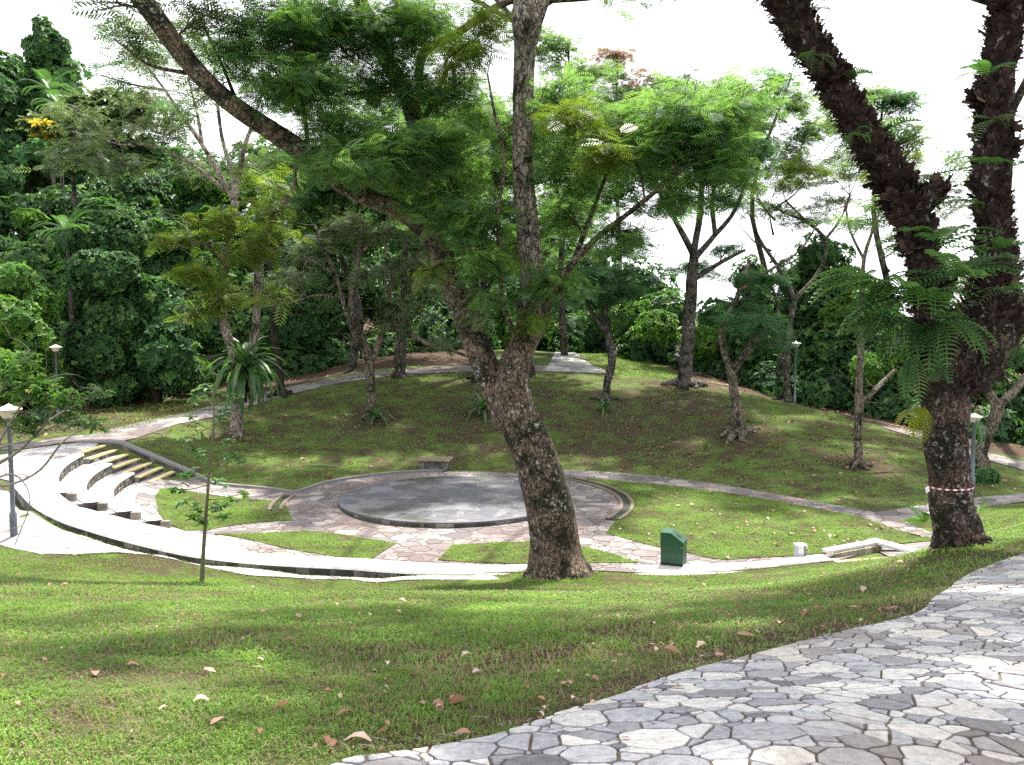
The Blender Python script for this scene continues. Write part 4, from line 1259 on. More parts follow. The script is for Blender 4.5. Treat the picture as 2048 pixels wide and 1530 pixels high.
mt.limb([(868, 480, D0 + .6, 18), (850, 420, D0 + .9, 19), (845, 350, D0 + 1.2, 18), (838, 280, D0 + 1.4, 17), (818, 205, D0 + 1.6, 17), (780, 130, D0 + 1.8, 16), (745, 60, D0 + 2, 15), (710, -30, D0 + 2.2, 13), (660, -160, D0 + 2.4, 9)], 12, .07)
mt.limb([(838, 200, D0 + 1.5, 9), (845, 110, D0 + 1.4, 9), (900, 76, D0 + 1, 8), (960, 35, D0 + .5, 8), (1020, 2, D0 + .1, 7), (1100, 0, D0, 6), (1180, -4, D0 - .3, 5)], 8, .1)
_keep = mt.W; mt.W = Acc()
mt.limb([(1064, 660, D0 + .5, 18), (1070, 620, D0 + .6, 22), (1064, 560, D0 + .6, 22), (1058, 480, D0 + .6, 23), (1050, 400, D0 + .5, 22), (1044, 300, D0 + .4, 20), (1046, 200, D0 + .3, 21), (1050, 100, D0 + .2, 22), (1054, 40, D0, 30), (1052, -20, D0, 22), (1040, -120, D0 - .2, 18)], 16, .04)
mt.limb([(1060, 70, D0, 15), (1078, 20, D0, 16), (1095, -40, D0, 15), (1130, -140, D0, 12)], 10, .05)
mt.W.build("upright_stem", [M['bark_stem']], mt.root, True); mt.W = _keep
for pts in ([(1090, 610, D0, 9), (1135, 540, D0 - .5, 7), (1195, 475, D0 - .8, 6), (1290, 400, D0 - 1.2, 5), (1400, 310, D0 - 1.6, 4), (1480, 240, D0 - 2, 3)],
            [(1080, 620, D0, 8), (1130, 560, D0 + .3, 6), (1175, 450, D0 + .5, 5), (1205, 370, D0 + .6, 4), (1245, 270, D0 + .8, 4), (1280, 180, D0 + .9, 2)],
            [(1040, 700, D0 - .3, 6), (1005, 600, D0 - .7, 5), (1000, 500, D0 - .9, 4.5), (995, 420, D0 - 1, 4), (1010, 330, D0 - 1, 3.5), (990, 230, D0 - 1, 3), (975, 150, D0 - 1, 2)],
            [(960, 690, D0 + .1, 5), (950, 560, D0 + .4, 4), (930, 460, D0 + .5, 4), (900, 350, D0 + .6, 3)],
            [(600, 300, D0 - .2, 6), (590, 350, D0 - .1, 4), (596, 380, D0, 3)],
            [(620, 320, D0, 5), (605, 200, D0 - .3, 4), (590, 100, D0 - .5, 3), (580, 20, D0 - .6, 3)],
            [(840, 260, D0 + 1.4, 7), (900, 130, D0 + .6, 4), (910, 170, D0 + .5, 4), (930, 155, D0 + .3, 3)],
            [(480, 220, D0 - .7, 5), (440, 120, D0 - .4, 3), (400, 40, D0 - .3, 3)],
            [(400, 150, D0 - 1, 5), (300, 130, D0 - .5, 3), (230, 80, D0, 2)]):
    mt.limb(pts, 6, .1)
roots(mt, b, 7, .62, .35, .1)
# moss collars and dark knots
for (px, py, r_, dd_) in ((958, 650, 15, .1), (1085, 614, 20, -.1)):
    c = atD(px, py, D0 + dd_); w = r_ * D0 / F
    mt.W.tube(np.array([c + (0, 0, -w * 1.2), c + (0, 0, -w * .6), c, c + (0, 0, w * .6), c + (0, 0, w * 1.1)]), [w * .3, w * .9, w, w * .8, w * .25], 10, .2)
for row in [  # px, py, D, rx, ry, n
    (700, 60, 18, 150, 70, 620), (560, 60, 17, 110, 70, 420), (600, 160, 17, 110, 60, 400), (830, 50, 18.5, 110, 60, 380), (740, 170, 19, 130, 60, 440), (700, 270, 17.5, 130, 50, 430), (860, 290, 17, 110, 60, 400),
    (760, 335, 16.8, 130, 38, 330), (640, 330, 18, 70, 40, 160), (900, 200, 18.5, 100, 60, 300), (940, 440, 17, 90, 50, 260), (1010, 500, 19.3, 90, 55, 230), (1110, 560, 17.3, 60, 36, 130), (960, 520, 17, 60, 40, 110), (1120, 440, 19.3, 90, 60, 200), (1150, 350, 18, 100, 60, 240),
    (1240, 250, 18.5, 120, 60, 330), (1330, 300, 17, 110, 60, 330), (1420, 250, 16.5, 110, 60, 330), (1440, 340, 16.5, 90, 50, 280), (1360, 400, 17, 60, 40, 140), (1260, 480, 17.2, 55, 30, 130), (1130, 200, 18.5, 90, 60, 190),
    (1000, 340, 19.5, 70, 60, 150), (980, 600, 17.2, 50, 35, 60), (1010, 260, 19, 90, 60, 160), (900, 380, 18.5, 80, 50, 180), (480, 110, 17.2, 70, 50, 180), (1500, 200, 16.5, 60, 50, 110), (1350, 200, 17, 80, 40, 150), (820, 420, 18.5, 60, 30, 80)]:
    px, py, D, rx, ry, n = row
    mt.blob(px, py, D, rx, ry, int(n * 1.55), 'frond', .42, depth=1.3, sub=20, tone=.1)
for row in [(940, 110, 17.2, 70, 45, 110), (1170, 240, 17, 80, 50, 110), (1200, 300, 16.5, 70, 30, 70), (1060, 640, 17.2, 50, 30, 30), (860, 540, 17, 30, 25, 20), (950, 40, 17, 60, 30, 60)]:
    px, py, D, rx, ry, n = row
    mt.blob(px, py, D, rx, ry, int(n * 1.8), 'frond_yellow', .42, depth=.8, sub=7)
for row in [(260, 90, 17, 80, 50, 130), (360, 60, 17.5, 60, 50, 90), (400, 200, 18, 70, 50, 90), (200, 20, 16, 60, 40, 60), (330, 150, 19, 60, 30, 60), (430, 20, 16.5, 80, 30, 130)]:
    px, py, D, rx, ry, n = row
    mt.blob(px, py, D, rx, ry, n, 'olive', .4, depth=.8, sub=8, tmpl=TF_FROND_S)
# extra crown carried out over the arena, added to shade the stage
mt.limb([(845, 350, D0 + 1.2, 6), (870, 305, 22, 4), (920, 285, 27, 3), (1000, 275, 32, 2)], 8, .08); mt.limb([(1046, 220, D0 + .3, 6), (1100, 240, 22, 4), (1180, 262, 27, 3), (1270, 270, 32, 2)], 8, .08)
for row in [(820, 262, 31.5, 80, 34, 260), (900, 300, 32, 80, 34, 280), (960, 250, 31, 80, 36, 280), (1040, 300, 32, 80, 34, 280), (1100, 250, 31.5, 80, 34, 260), (1180, 290, 32.5, 80, 34, 280), (1260, 250, 31.5, 80, 34, 280), (1330, 300, 32, 70, 32, 240), (1000, 330, 34, 80, 34, 240), (880, 230, 33, 80, 34, 200), (1200, 340, 34.5, 80, 30, 220), (780, 310, 33, 70, 34, 220)]:
    px, py, D, rx, ry, n = row
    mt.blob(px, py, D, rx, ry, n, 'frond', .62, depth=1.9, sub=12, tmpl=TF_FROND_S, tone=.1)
# crown above the frame
for row in [(500, -140, 17, 170, 80, 400), (760, -150, 19, 180, 90, 480), (1020, -230, 18, 160, 80, 380), (260, -200, 16, 150, 80, 300)]:
    px, py, D, rx, ry, n = row
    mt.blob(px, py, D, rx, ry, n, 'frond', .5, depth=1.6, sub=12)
mt.done()

# ---- fern-clad tree on the right
DF = 10.6
bf = onG(atD(1920, 1090, DF))
ft = Tree("fern_clad_tree", bf, "massive dark tree at the right whose forked trunk is cloaked in brown fern brackets", bark='bark_fern')
ft.limb([(1922, 1130, DF, 66), (1920, 1095, DF, 55), (1914, 1065, DF, 47), (1906, 1020, DF, 43), (1900, 960, DF, 41), (1893, 890, DF, 42), (1890, 820, DF, 45), (1892, 760, DF, 50), (1900, 710, DF, 56), (1905, 660, DF, 50)], 28, .06)
ft.limb([(x_, y_, d_, r_ * (.8 if y_ < 560 else 1.0)) for x_, y_, d_, r_ in [(1880, 760, DF, 40), (1868, 680, DF - .05, 36), (1858, 600, DF - .1, 30), (1848, 520, DF - .1, 30), (1822, 430, DF - .1, 36), (1780, 350, DF - .1, 36), (1735, 280, DF - .1, 32), (1690, 205, DF - .1, 30), (1645, 130, DF - .1, 32), (1600, 55, DF - .1, 38), (1560, -20, DF - .1, 42), (1510, -120, DF - .2, 40)]], 20, .1)
ft.limb([(x_, y_, d_, r_ * (.8 if y_ < 560 else 1.0)) for x_, y_, d_, r_ in [(1910, 760, DF + .05, 50), (1955, 700, DF + .05, 60), (1985, 620, DF + .1, 56), (1993, 540, DF + .1, 42), (1990, 450, DF + .1, 35), (1978, 360, DF + .1, 32), (1985, 270, DF + .1, 30), (1988, 170, DF + .1, 30), (2010, 60, DF + .1, 34), (2040, -60, DF, 34), (2080, -180, DF, 30)]], 20, .1)
ft.limb([(1830, 440, DF - .1, 20), (1850, 410, DF - .2, 18), (1870, 385, DF - .25, 20), (1878, 372, DF - .25, 14)], 10, .2, skel=False)
ft.limb([(1955, 300, DF + .1, 12), (2010, 240, DF + .1, 10), (2060, 150, DF + .1, 8)], 8, .1, skel=False)
roots(ft, bf, 6, .3, .22, .1)
# brackets: old shield fronds pressed round both stems
BR = Acc()
TV_B = np.array([(0, -.1, 0), (0, .1, 0), (.35, .3, .07), (.6, .24, .1), (.78, .3, .2), (.85, .1, .12), (1.05, .04, .24), (.88, -.1, .13), (.8, -.28, .2), (.6, -.24, .1), (.35, -.3, .07)])
TF_B = np.arange(11)[None, :]
def brackets(sk, t0, t1, n, sc, out_=.55):
    P, r_ = sk[:, :3], sk[:, 3]
    t = rng.uniform(t0, t1, n) * (len(P) - 1.01); i0 = t.astype(int)
    c = P[i0] + (P[i0 + 1] - P[i0]) * (t - i0)[:, None]; ax = P[i0 + 1] - P[i0]; ax /= np.linalg.norm(ax, axis=1)[:, None]
    rad = r_[i0]
    u = rng.normal(0, 1, (n, 3)); u -= ax * np.sum(u * ax, 1)[:, None]; u /= np.linalg.norm(u, axis=1)[:, None]
    pos = c + u * rad[:, None] * rng.uniform(.85, 1.0, n)[:, None]
    d = ax * rng.uniform(.35, 1.0, n)[:, None] + u * rng.uniform(.15, out_ * 1.6, n)[:, None] + rng.normal(0, .2, (n, 3))
    d[:, 2] += .25
    BR.inst(TV_B, TF_B, frames(d, u, rng.normal(0, .35, n)), pos, sc * rng.uniform(.5, 1.3, n), rng.beta(2, 2.4, n))
skL, skR = ft.sk[1], ft.sk[2]
brackets(skL, .0, 1, 1900, .13, .4); brackets(skR, .05, 1, 2200, .135, .4); brackets(ft.sk[0], .7, 1, 420, .15, .3)
brackets(skL, .3, .45, 160, .17, .8)
TV_R = np.array([(0, -.02, 0), (0, .02, 0), (.5, .015, .05), (1, 0, -.06)]); 
def hairs(sk, t0, t1, n, sc):
    P, r_ = sk[:, :3], sk[:, 3]
    t = rng.uniform(t0, t1, n) * (len(P) - 1.01); i0 = t.astype(int)
    c = P[i0]; u = rng.normal(0, 1, (n, 3)); u /= np.linalg.norm(u, axis=1)[:, None]
    d = u + rng.normal(0, .3, (n, 3)); d[:, 2] -= .1
    BR.inst(TV_R, np.array([[0, 1, 2, 3]]), frames(d), c + u * r_[i0][:, None] * .9, sc * rng.uniform(.5, 1.4, n), rng.uniform(0, .3, n))
for q_ in range(16):                    # ragged heaps standing off the stems
    sk_ = skL if q_ % 2 else skR
    i_ = int(rng.uniform(.12, .95) * len(sk_)); u_ = rng.normal(0, 1, 3); u_[1] = -abs(u_[1]) * .5; u_ /= np.linalg.norm(u_)
    cc_ = sk_[i_, :3] + u_ * sk_[i_, 3] * 1.05; m_ = 75
    dd2 = rng.normal(0, 1, (m_, 3)) + u_ * 1.2 + np.array([0, 0, .6])
    BR.inst(TV_B, TF_B, frames(dd2, roll=rng.normal(0, .6, m_)), cc_ + rng.normal(0, .055, (m_, 3)), .14 * rng.uniform(.5, 1.4, m_), rng.beta(2, 2.2, m_))
m_ = 150; cc_ = atD(1868, 388, DF - .25); dd2 = rng.normal(0, 1, (m_, 3)) + np.array([.8, -.3, 1.0])
BR.inst(TV_B, TF_B, frames(dd2, roll=rng.normal(0, .6, m_)), cc_ + rng.normal(0, .06, (m_, 3)), .14 * rng.uniform(.5, 1.3, m_), rng.beta(2, 2.2, m_))
hairs(skL, 0, 1, 5000, .14); hairs(skR, 0, 1, 5000, .13)
BR.build("fern_brackets", [M['dead']], ft.root)
def blobw(t, c, ax, n, mat_, size, sub=12):
    S = np.vstack(t.sk); c = np.array(c, float); ax = np.array(ax, float)
    j = int(np.argmin(np.linalg.norm(S[:, :3] - c, axis=1))); st = S[j, :3]
    MB = spline(np.array([st, (st + c) / 2 + (0, 0, .6), c]), 5)
    t.W.tube(MB, np.linspace(.1, .05, len(MB)), 6)
    acc = t.L.setdefault(mat_, Acc())
    u = rng.normal(0, 1, (n, 3)); u /= np.linalg.norm(u, axis=1)[:, None]
    hubs = c + rng.normal(0, .5, (sub, 3)) * ax
    pos = hubs[rng.integers(sub, size=n)] + u * rng.random((n, 1)) ** .5 * ax * .42
    for h in hubs: t.W.tube(np.array([c, (c + h) / 2 + (0, 0, .15), h]), [.04, .03, .012], 4)
    a_ = rng.uniform(0, 6.283, n); e = rng.normal(-.1, .3, n)
    d = np.stack([np.cos(a_) * np.cos(e), np.sin(a_) * np.cos(e), np.sin(e)], 1)
    acc.inst(TF_FROND_S[0], TF_FROND_S[1], frames(d), pos, size * rng.uniform(.7, 1.3, n), rng.uniform(.1, .9, n))
ft.limb([(2080, -180, DF, 30), (2050, -420, DF, 24), (1950, -700, DF, 16)], 8, .1); ft.limb([(1510, -120, DF - .2, 40), (1440, -330, DF - .3, 26), (1350, -600, DF - .5, 16)], 8, .1)
for (x, y, z, n) in [(3.5, 8, 13.5, 520), (6.5, 8.5, 14, 520), (9.5, 9.5, 14, 520), (4.5, 11, 14.5, 480), (8, 12, 15, 480), (1.2, 9.5, 13.5, 380), (11.5, 12.5, 14, 400), (1.5, 12.5, 15, 300), (6, 14.5, 16.5, 350), (10.5, 16, 16, 300)]:  # unseen overhead crown, shaped to shade the near path and grass
    blobw(ft, (x, y, z), (2.1, 1.9, .8), int(n * .78), 'frond', .62)
ft.done()

PIN = t_pinnate()
PINS = t_pinnate(10, .24, .07, .35)
def fern_clump(px, py, D, n, size, label, a0=0, a1=360, e0=-.2, e1=.6, mat_='fern', name="fern", grp="leafy ferns growing on the fern clad tree", droop=None):
    c = atD(px, py, D)
    A = Acc(); tv = t_pinnate(12, .27, .032, droop if droop is not None else .5)
    a_ = np.radians(np.linspace(a0, a1, n, endpoint=(a1 - a0) < 350) + rng.uniform(-12, 12, n)); e = rng.uniform(e0, e1, n)
    # angle 0 = picture right, 180 = left, 270 = towards the camera
    d = np.stack([np.cos(a_) * np.cos(e), np.sin(a_) * np.cos(e), np.sin(e)], 1)
    Rm = frames(d, roll=rng.normal(0, .25, n)); sc = size * rng.uniform(.75, 1.15, n)
    rn = rng.uniform(.1, .9, n)
    V = np.einsum('nij,vj->nvi', Rm, tv[0]) * sc[:, None, None] + c[None, None]
    off = (np.arange(n) * len(tv[0]))[:, None, None]
    A.add(V.reshape(-1, 3), [(tv[1][None] + off).reshape(-1, 4), (tv[2][None] + off).reshape(-1, 3)], 0, np.repeat(rn, len(tv[0])))
    return tag(A.build(name, [M[mat_]], loc=c), label, "fern", grp)
for row in [
    (1790, 590, DF - .4, 12, .8, "fern with the longest fronds arching furthest left of the fork", 150, 260, -.35, .5),
    (1900, 640, DF - .55, 10, .6, "fern bush low in the fork in front of the brown brackets", 180, 330, -.6, .4),
    (1990, 500, DF - .5, 7, .5, "fern tuft at the base of the right stem", 160, 340, -.5, .5),
    (1860, 650, DF - .45, 10, .7, "dense fern hanging under the left side of the fork", 170, 280, -.9, .1),
    (1850, 600, DF - .35, 14, 0.98, "large fern spraying left from the crotch of the fern clad tree", 150, 290, -.1, .5),
    (1800, 640, DF - .3, 13, 0.78, "fern with hanging white-lit fronds low on the left stem", 160, 280, -.5, .2),
    (1740, 560, DF - .1, 11, 0.78, "fern reaching far left across the dark trees behind", 150, 230, -.1, .4),
    (1905, 560, DF - .45, 14, 0.78, "bushy fern between the two stems of the fern clad tree", 0, 360, -.2, .7),
    (1870, 500, DF - .1, 12, 0.78, "green fern in the gap above the trunk fork", 0, 360, .1, .9),
    (2020, 580, DF - .5, 7, .5, "fern at the right edge over the thick brown brackets", 200, 380, -.5, .4),
    (2040, 690, DF - .5, 5, .45, "small drooping fern low at the right edge", 200, 340, -.7, .1),
    (1870, 700, DF - .45, 4, .42, "fern with one frond dangling down the bare trunk", 240, 300, -1.4, -.7),
    (1830, 715, DF - .4, 5, .5, "fern drooping left below the trunk fork", 180, 260, -1.1, -.3),
    (1950, 410, DF - .35, 5, .5, "fern curling left from the right stem at mid height", 170, 250, -.5, .3),
    (1960, 330, DF - .35, 4, .5, "fern with a bright frond across the right stem", 190, 300, -.4, .5),
    (1985, 240, DF - .35, 4, .45, "fern hanging on the right stem below its side branch", 180, 300, -.5, .5),
    (1975, 150, DF - .3, 5, .42, "fern near the top of the right stem", 150, 320, -.3, .6),
    (2030, 330, DF - .3, 5, .5, "fern on the right side of the right stem", -60, 60, -.2, .6),
    (1830, 380, DF - .25, 7, .5, "feathery fern behind the broken knob of the left stem", 0, 180, .1, .9),
    (1760, 270, DF - .2, 6, .5, "fern tuft above the bend of the left stem", -40, 150, .1, .9),
    (1700, 270, DF - .35, 5, .42, "fern hugging the underside of the left stem", 170, 300, -.7, .1),
    (1690, 160, DF - .3, 5, .4, "fern on the upper side of the left stem", -60, 120, .0, .9),
    (1620, 110, DF - .35, 5, .4, "fern dangling high on the left stem", 170, 300, -.6, .3),
    (1625, 20, DF - .3, 4, .4, "fern at the very top of the left stem", -60, 90, -.1, .8)]:
    fern_clump(*row)
fern_clump(1848, 815, DF - .35, 6, .5, "yellowing fern on the left side of the bare trunk", 170, 250, -1.0, -.1, 'fern_yellow')
fern_clump(1950, 835, DF - .35, 3, .42, "single bright fern frond right of the trunk in front of the lamp", 300, 340, -1.3, -.8, 'fern')
fern_clump(1850, 1045, DF - .2, 6, .3, "small green fern at the left foot of the fern clad tree", 130, 260, .2, 1.2, 'jungle_bright')
fern_clump(1958, 1025, DF - .1, 3, .22, "tiny seedling fern at the right foot of the fern clad tree", -60, 60, .4, 1.3, 'jungle_bright')
# barrier tape
tp = thing("barrier_tape", atD(1898, 972, DF), "red and white striped barrier tape tied round the fern clad trunk", "tape")
cc = atD(1899, 972, DF); rt = 45 * DF / F
A = Acc(); B = Acc()
m_ = 40
for i in range(m_):
    t0, t1 = i * 2 * math.pi / m_, (i + 1) * 2 * math.pi / m_
    ac = A if i % 2 else B
    z0, z1 = cc[2] + .012 * math.sin(t0 + 1), cc[2] + .012 * math.sin(t1 + 1)
    V = [(cc[0] + math.cos(t0) * rt, cc[1] + math.sin(t0) * rt, z0), (cc[0] + math.cos(t1) * rt, cc[1] + math.sin(t1) * rt, z1), (cc[0] + math.cos(t1) * rt, cc[1] + math.sin(t1) * rt, z1 + .019), (cc[0] + math.cos(t0) * rt, cc[1] + math.sin(t0) * rt, z0 + .019)]
    ac.add(V, [[0, 1, 2, 3]])
e = atD(1857, 972, DF - .12)
B.add([e, e + (.015, -.01, -.06), e + (-.03, -.01, -.09), e + (-.04, 0, -.02)], [[0, 1, 2, 3]])
A.P = [(f, 1) for f, m__ in A.P]
B.P += [(f + B.n, m__) for f, m__ in A.P]; B.V += A.V; B.rnd += A.rnd; B.n += A.n
B.build("striped_band", [M['tape_white'], M['tape_red']], tp)

# ---- bird's nest fern tree at the left
D3 = 34.5
b3 = onG(atD(474, 872, D3))
t3 = Tree("twin_stem_tree", b3, "tall twin stemmed tree carrying the giant nest fern, pale limbs fanning above", bark='bark_stem')
t3.limb([(472, 900, D3, 18), (472, 868, D3, 14), (474, 820, D3, 12), (478, 770, D3, 12), (476, 730, D3, 11), (460, 690, D3, 9), (447, 640, D3, 9), (443, 590, D3, 9), (452, 530, D3, 8), (462, 460, D3, 8), (470, 402, D3, 8)], 14, .08)
t3.limb([(480, 770, D3, 8), (500, 710, D3, 9), (510, 660, D3, 8), (515, 600, D3, 8), (518, 540, D3, 8), (530, 480, D3, 7), (552, 430, D3 - .5, 6), (580, 385, D3 - 1, 5), (598, 345, D3 - 1, 4)], 12, .06)
for pts in ([(470, 402, D3, 7), (440, 350, D3, 5), (405, 290, D3, 5), (370, 240, D3 + 1, 4), (330, 180, D3 + 1, 3), (290, 130, D3 + 1, 2.5), (250, 90, D3 + 1, 1.5)],
            [(470, 402, D3, 7), (462, 340, D3, 5), (445, 280, D3, 4), (435, 210, D3, 3.5), (428, 150, D3, 3), (440, 90, D3, 2)],
            [(470, 402, D3, 7), (480, 340, D3, 5), (490, 290, D3 - .5, 4.5), (500, 262, D3 - .5, 4), (520, 200, D3 - .5, 3), (540, 140, D3, 2)],
            [(450, 380, D3, 5), (400, 340, D3, 4), (350, 310, D3, 3), (300, 290, D3, 2.5), (240, 290, D3, 2)],
            [(405, 290, D3, 4), (395, 230, D3, 3), (380, 170, D3, 2), (370, 110, D3, 1.5)],
            [(330, 180, D3 + 1, 3), (270, 170, D3 + 1, 2), (200, 150, D3 + 1, 1.4)],
            [(452, 530, D3, 5), (400, 480, D3 - 1, 3), (370, 450, D3 - 1, 2)]):
    t3.limb(pts, 6, .05)
for row in [(380, 480, 33.5, 70, 26, 170), (450, 440, 33.5, 80, 24, 170), (530, 420, 33.5, 50, 26, 110), (400, 550, 33.5, 80, 30, 190), (500, 500, 33.5, 80, 30, 150), (460, 600, 33.8, 100, 34, 170), (560, 480, 33, 60, 40, 110), (540, 360, 33, 60, 30, 90), (390, 620, 34, 60, 26, 90), (560, 590, 33, 50, 30, 60)]:
    t3.blob(*row[:5], row[5], 'frond_yellow', .62, TF_FROND_S, depth=1.3, sub=9, flat=.25)
for row in [(250, 320, 35, 110, 40, 230), (330, 260, 35, 90, 36, 170), (200, 240, 36, 90, 36, 170), (380, 330, 35, 60, 40, 110), (300, 200, 36, 60, 26, 80), (480, 300, 34, 40, 40, 60), (150, 330, 36, 70, 36, 150)]:
    t3.blob(*row[:5], row[5], 'olive', .6, TF_FROND_S, depth=1.6, sub=9, flat=.25)
for row in [(290, 110, 35, 60, 40, 70), (220, 60, 35, 50, 30, 40), (380, 110, 35, 50, 40, 50), (440, 90, 34.5, 50, 40, 60), (210, 140, 35, 40, 30, 36), (510, 180, 34, 50, 40, 70), (350, 210, 35, 40, 30, 36)]:
    t3.blob(*row[:5], row[5], 'bluegreen', .62, TF_FROND_S, depth=1.3, sub=7, flat=.4)
t3.shoots(40, 1.8, .02)
t3.done()
STR = t_strap()
def nest_fern(c, n, L, label, name="nest_fern", grp=None, loe=-.2, hie=1.25, mat_='fern', skirt=0):
    root = thing(name, c, label, "fern", grp)
    A = Acc()
    a_ = np.arange(n) * 2.399 + rng.uniform(-.2, .2, n); e = np.linspace(hie, loe, n)
    d = np.stack([np.cos(a_) * np.cos(e), np.sin(a_) * np.cos(e), np.sin(e)], 1)
    Rm = frames(d); 
    for k in range(n):
        tv = t_strap(.07 * rng.uniform(.85, 1.2), .5 + .5 * (1 - abs(e[k])), .35 * math.cos(e[k]) + .02, 10, .012)
        A.inst(tv[0], tv[1], Rm[k:k + 1], np.array([c]), L * rng.uniform(.85, 1.1), np.array([rng.uniform(.1, .95)]))
    A.build("fronds", [M[mat_]], root, True)
    if skirt:
        A = Acc(); n2 = skirt
        a_ = rng.uniform(0, 6.28, n2); e = rng.uniform(-1.5, -1.0, n2)
        d = np.stack([np.cos(a_) * np.cos(e), np.sin(a_) * np.cos(e), np.sin(e)], 1)
        tv = t_strap(.05, .1, 0, 8, .01)
        A.inst(tv[0], tv[1], frames(d), np.array([c]) + d * .1 * [1, 1, 0], L * rng.uniform(.5, .9, n2), rng.uniform(0, .6, n2))
        A.build("dead_fronds", [M['dead']], root, True)
    return root
nest_fern(atD(490, 738, D3 - .25), 54, 1.75, "giant nest fern perched on the twin stemmed tree at the left", loe=-1.1, skirt=26)
nest_fern(onG(atD(752, 842, 37.6), .15), 22, .85, "small nest fern at the foot of the slim multi stemmed tree", loe=.0)
nest_fern(onG(atD(965, 825, 38.4), .2), 26, 1.1, "nest fern on the slope just left of the big leaning trunk", loe=-.1)
nest_fern(onG(atD(1210, 822, 38.4), .1), 16, .75, "little bright nest fern on the slope right of the big trunk", loe=.2)

# ---- slope trees
D5 = 38
t = Tree("slope_tree", onG(atD(738, 838, D5)), "slender low-branching tree with thin olive foliage and a long bare limb reaching right", bark='bark_pale')
t.limb([(738, 870, D5, 13), (740, 838, D5, 11), (742, 790, D5, 9), (740, 740, D5, 9), (735, 700, D5, 8), (715, 660, D5, 6), (702, 610, D5, 6), (708, 560, D5, 6), (718, 510, D5, 5), (722, 450, D5, 4)], 12, .08)
for pts in ([(738, 760, D5, 6), (725, 700, D5, 5), (700, 650, D5, 5), (685, 600, D5, 4.5), (672, 550, D5, 4), (650, 500, D5, 4), (630, 450, D5, 3)],
            [(745, 720, D5, 6), (762, 680, D5, 6), (775, 620, D5, 5), (780, 560, D5, 4), (770, 500, D5, 3), (790, 440, D5, 2)],
            [(748, 710, D5, 6), (765, 662, D5, 5), (775, 655, D5, 5), (820, 668, D5 - .5, 4.5), (860, 690, D5 - 1, 4), (900, 700, D5 - 1, 3.5), (945, 716, D5 - 1, 3)],
            [(718, 510, D5, 4), (760, 470, D5, 3), (820, 440, D5, 2), (860, 430, D5, 1.4)], [(775, 620, D5, 4), (820, 580, D5, 3), (870, 560, D5, 2), (920, 560, D5, 1.6)],
            [(685, 600, D5, 3), (640, 590, D5, 2.4), (600, 600, D5, 2), (570, 610, D5, 1.4)], [(672, 550, D5, 3), (620, 520, D5, 2), (560, 500, D5, 1.5)]):
    t.limb(pts, 6, .06)
for row in [(760, 470, 38, 90, 30, 160), (830, 520, 38, 70, 30, 120), (700, 450, 38, 70, 26, 110), (820, 610, 38, 80, 26, 150), (790, 650, 37.5, 60, 18, 70), (880, 590, 38, 50, 24, 80), (640, 480, 38, 60, 24, 60), (890, 690, 37, 50, 18, 50), (740, 560, 38, 80, 24, 80), (600, 560, 38, 50, 30, 40)]:
    t.blob(*row[:5], row[5], 'olive', .6, TF_FROND_S, depth=1.2, sub=9, flat=.2)
t.shoots(110, 1.9, .02)
roots(t, onG(atD(738, 838, D5)), 5, .22, .5, .1)
t.done()

def slope_tree(label, D, trunk, limbs, blobs, bark='bark_grey', leaf='bluegreen', rootsn=5, shoots=14, size=.62, name="slope_tree", rootL=.9, tmpl=None):
    bx, by = trunk[0][0], trunk[0][1]
    bb = onG(atD(bx, by, D))
    t = Tree(name, bb, label, bark=bark)
    tr = [(bx, by + 25, D, trunk[0][2] * 1.15)] + [(x, y, D, r_) for x, y, r_ in trunk]
    t.limb(tr, 12, .1)
    for L in limbs: t.limb([(x, y, D + (k * .25), r_) for k, (x, y, r_) in enumerate(L)], 6, .06)
    for row in blobs:
        lf = row[5] if len(row) > 5 else leaf
        t.blob(row[0], row[1], D + rng.uniform(-2.5, 1.0), row[2], row[3], int(row[4] * 2), lf, size * .85, tmpl or TF_FROND_S, depth=1.4, sub=9, flat=.25)
    if rootsn: roots(t, bb, rootsn, trunk[0][2] * D / F * 1.2, rootL, .1)
    t.shoots(shoots, 1.5, .018)
    t.done()
    return t
slope_tree("thin dark tree behind the nest fern with roots on the crest", 41.5, [(562, 805, 13), (562, 780, 8), (556, 720, 7), (548, 660, 7), (545, 600, 6), (540, 520, 5)], [[(548, 660, 5), (575, 600, 4), (600, 540, 3)], [(545, 600, 5), (520, 560, 3), (500, 520, 2)]],
           [(560, 560, 60, 30, 70, 'olive'), (600, 520, 60, 30, 80, 'olive')], 'bark_dark')
slope_tree("thin pale tree rising from spread roots at the crest behind the multi stemmed tree", 44.8, [(796, 766, 14), (796, 745, 8), (797, 700, 7), (802, 670, 6), (815, 600, 5)], [[(800, 680, 5), (785, 620, 4), (770, 560, 3)], [(802, 670, 4), (840, 610, 3), (860, 560, 2)]],
           [(820, 570, 50, 24, 60, 'olive'), (770, 540, 50, 24, 50, 'olive')], 'bark_pale')
slope_tree("dark tree trunk on the crest half hidden behind the leaning fork", 44, [(965, 775, 15), (960, 755, 11), (950, 710, 10), (940, 650, 9), (950, 560, 8), (945, 480, 6)], [[(945, 640, 6), (975, 580, 4), (1000, 520, 3)]],
           [(1000, 540, 60, 40, 90), (940, 480, 70, 40, 100)], 'bark_dark')
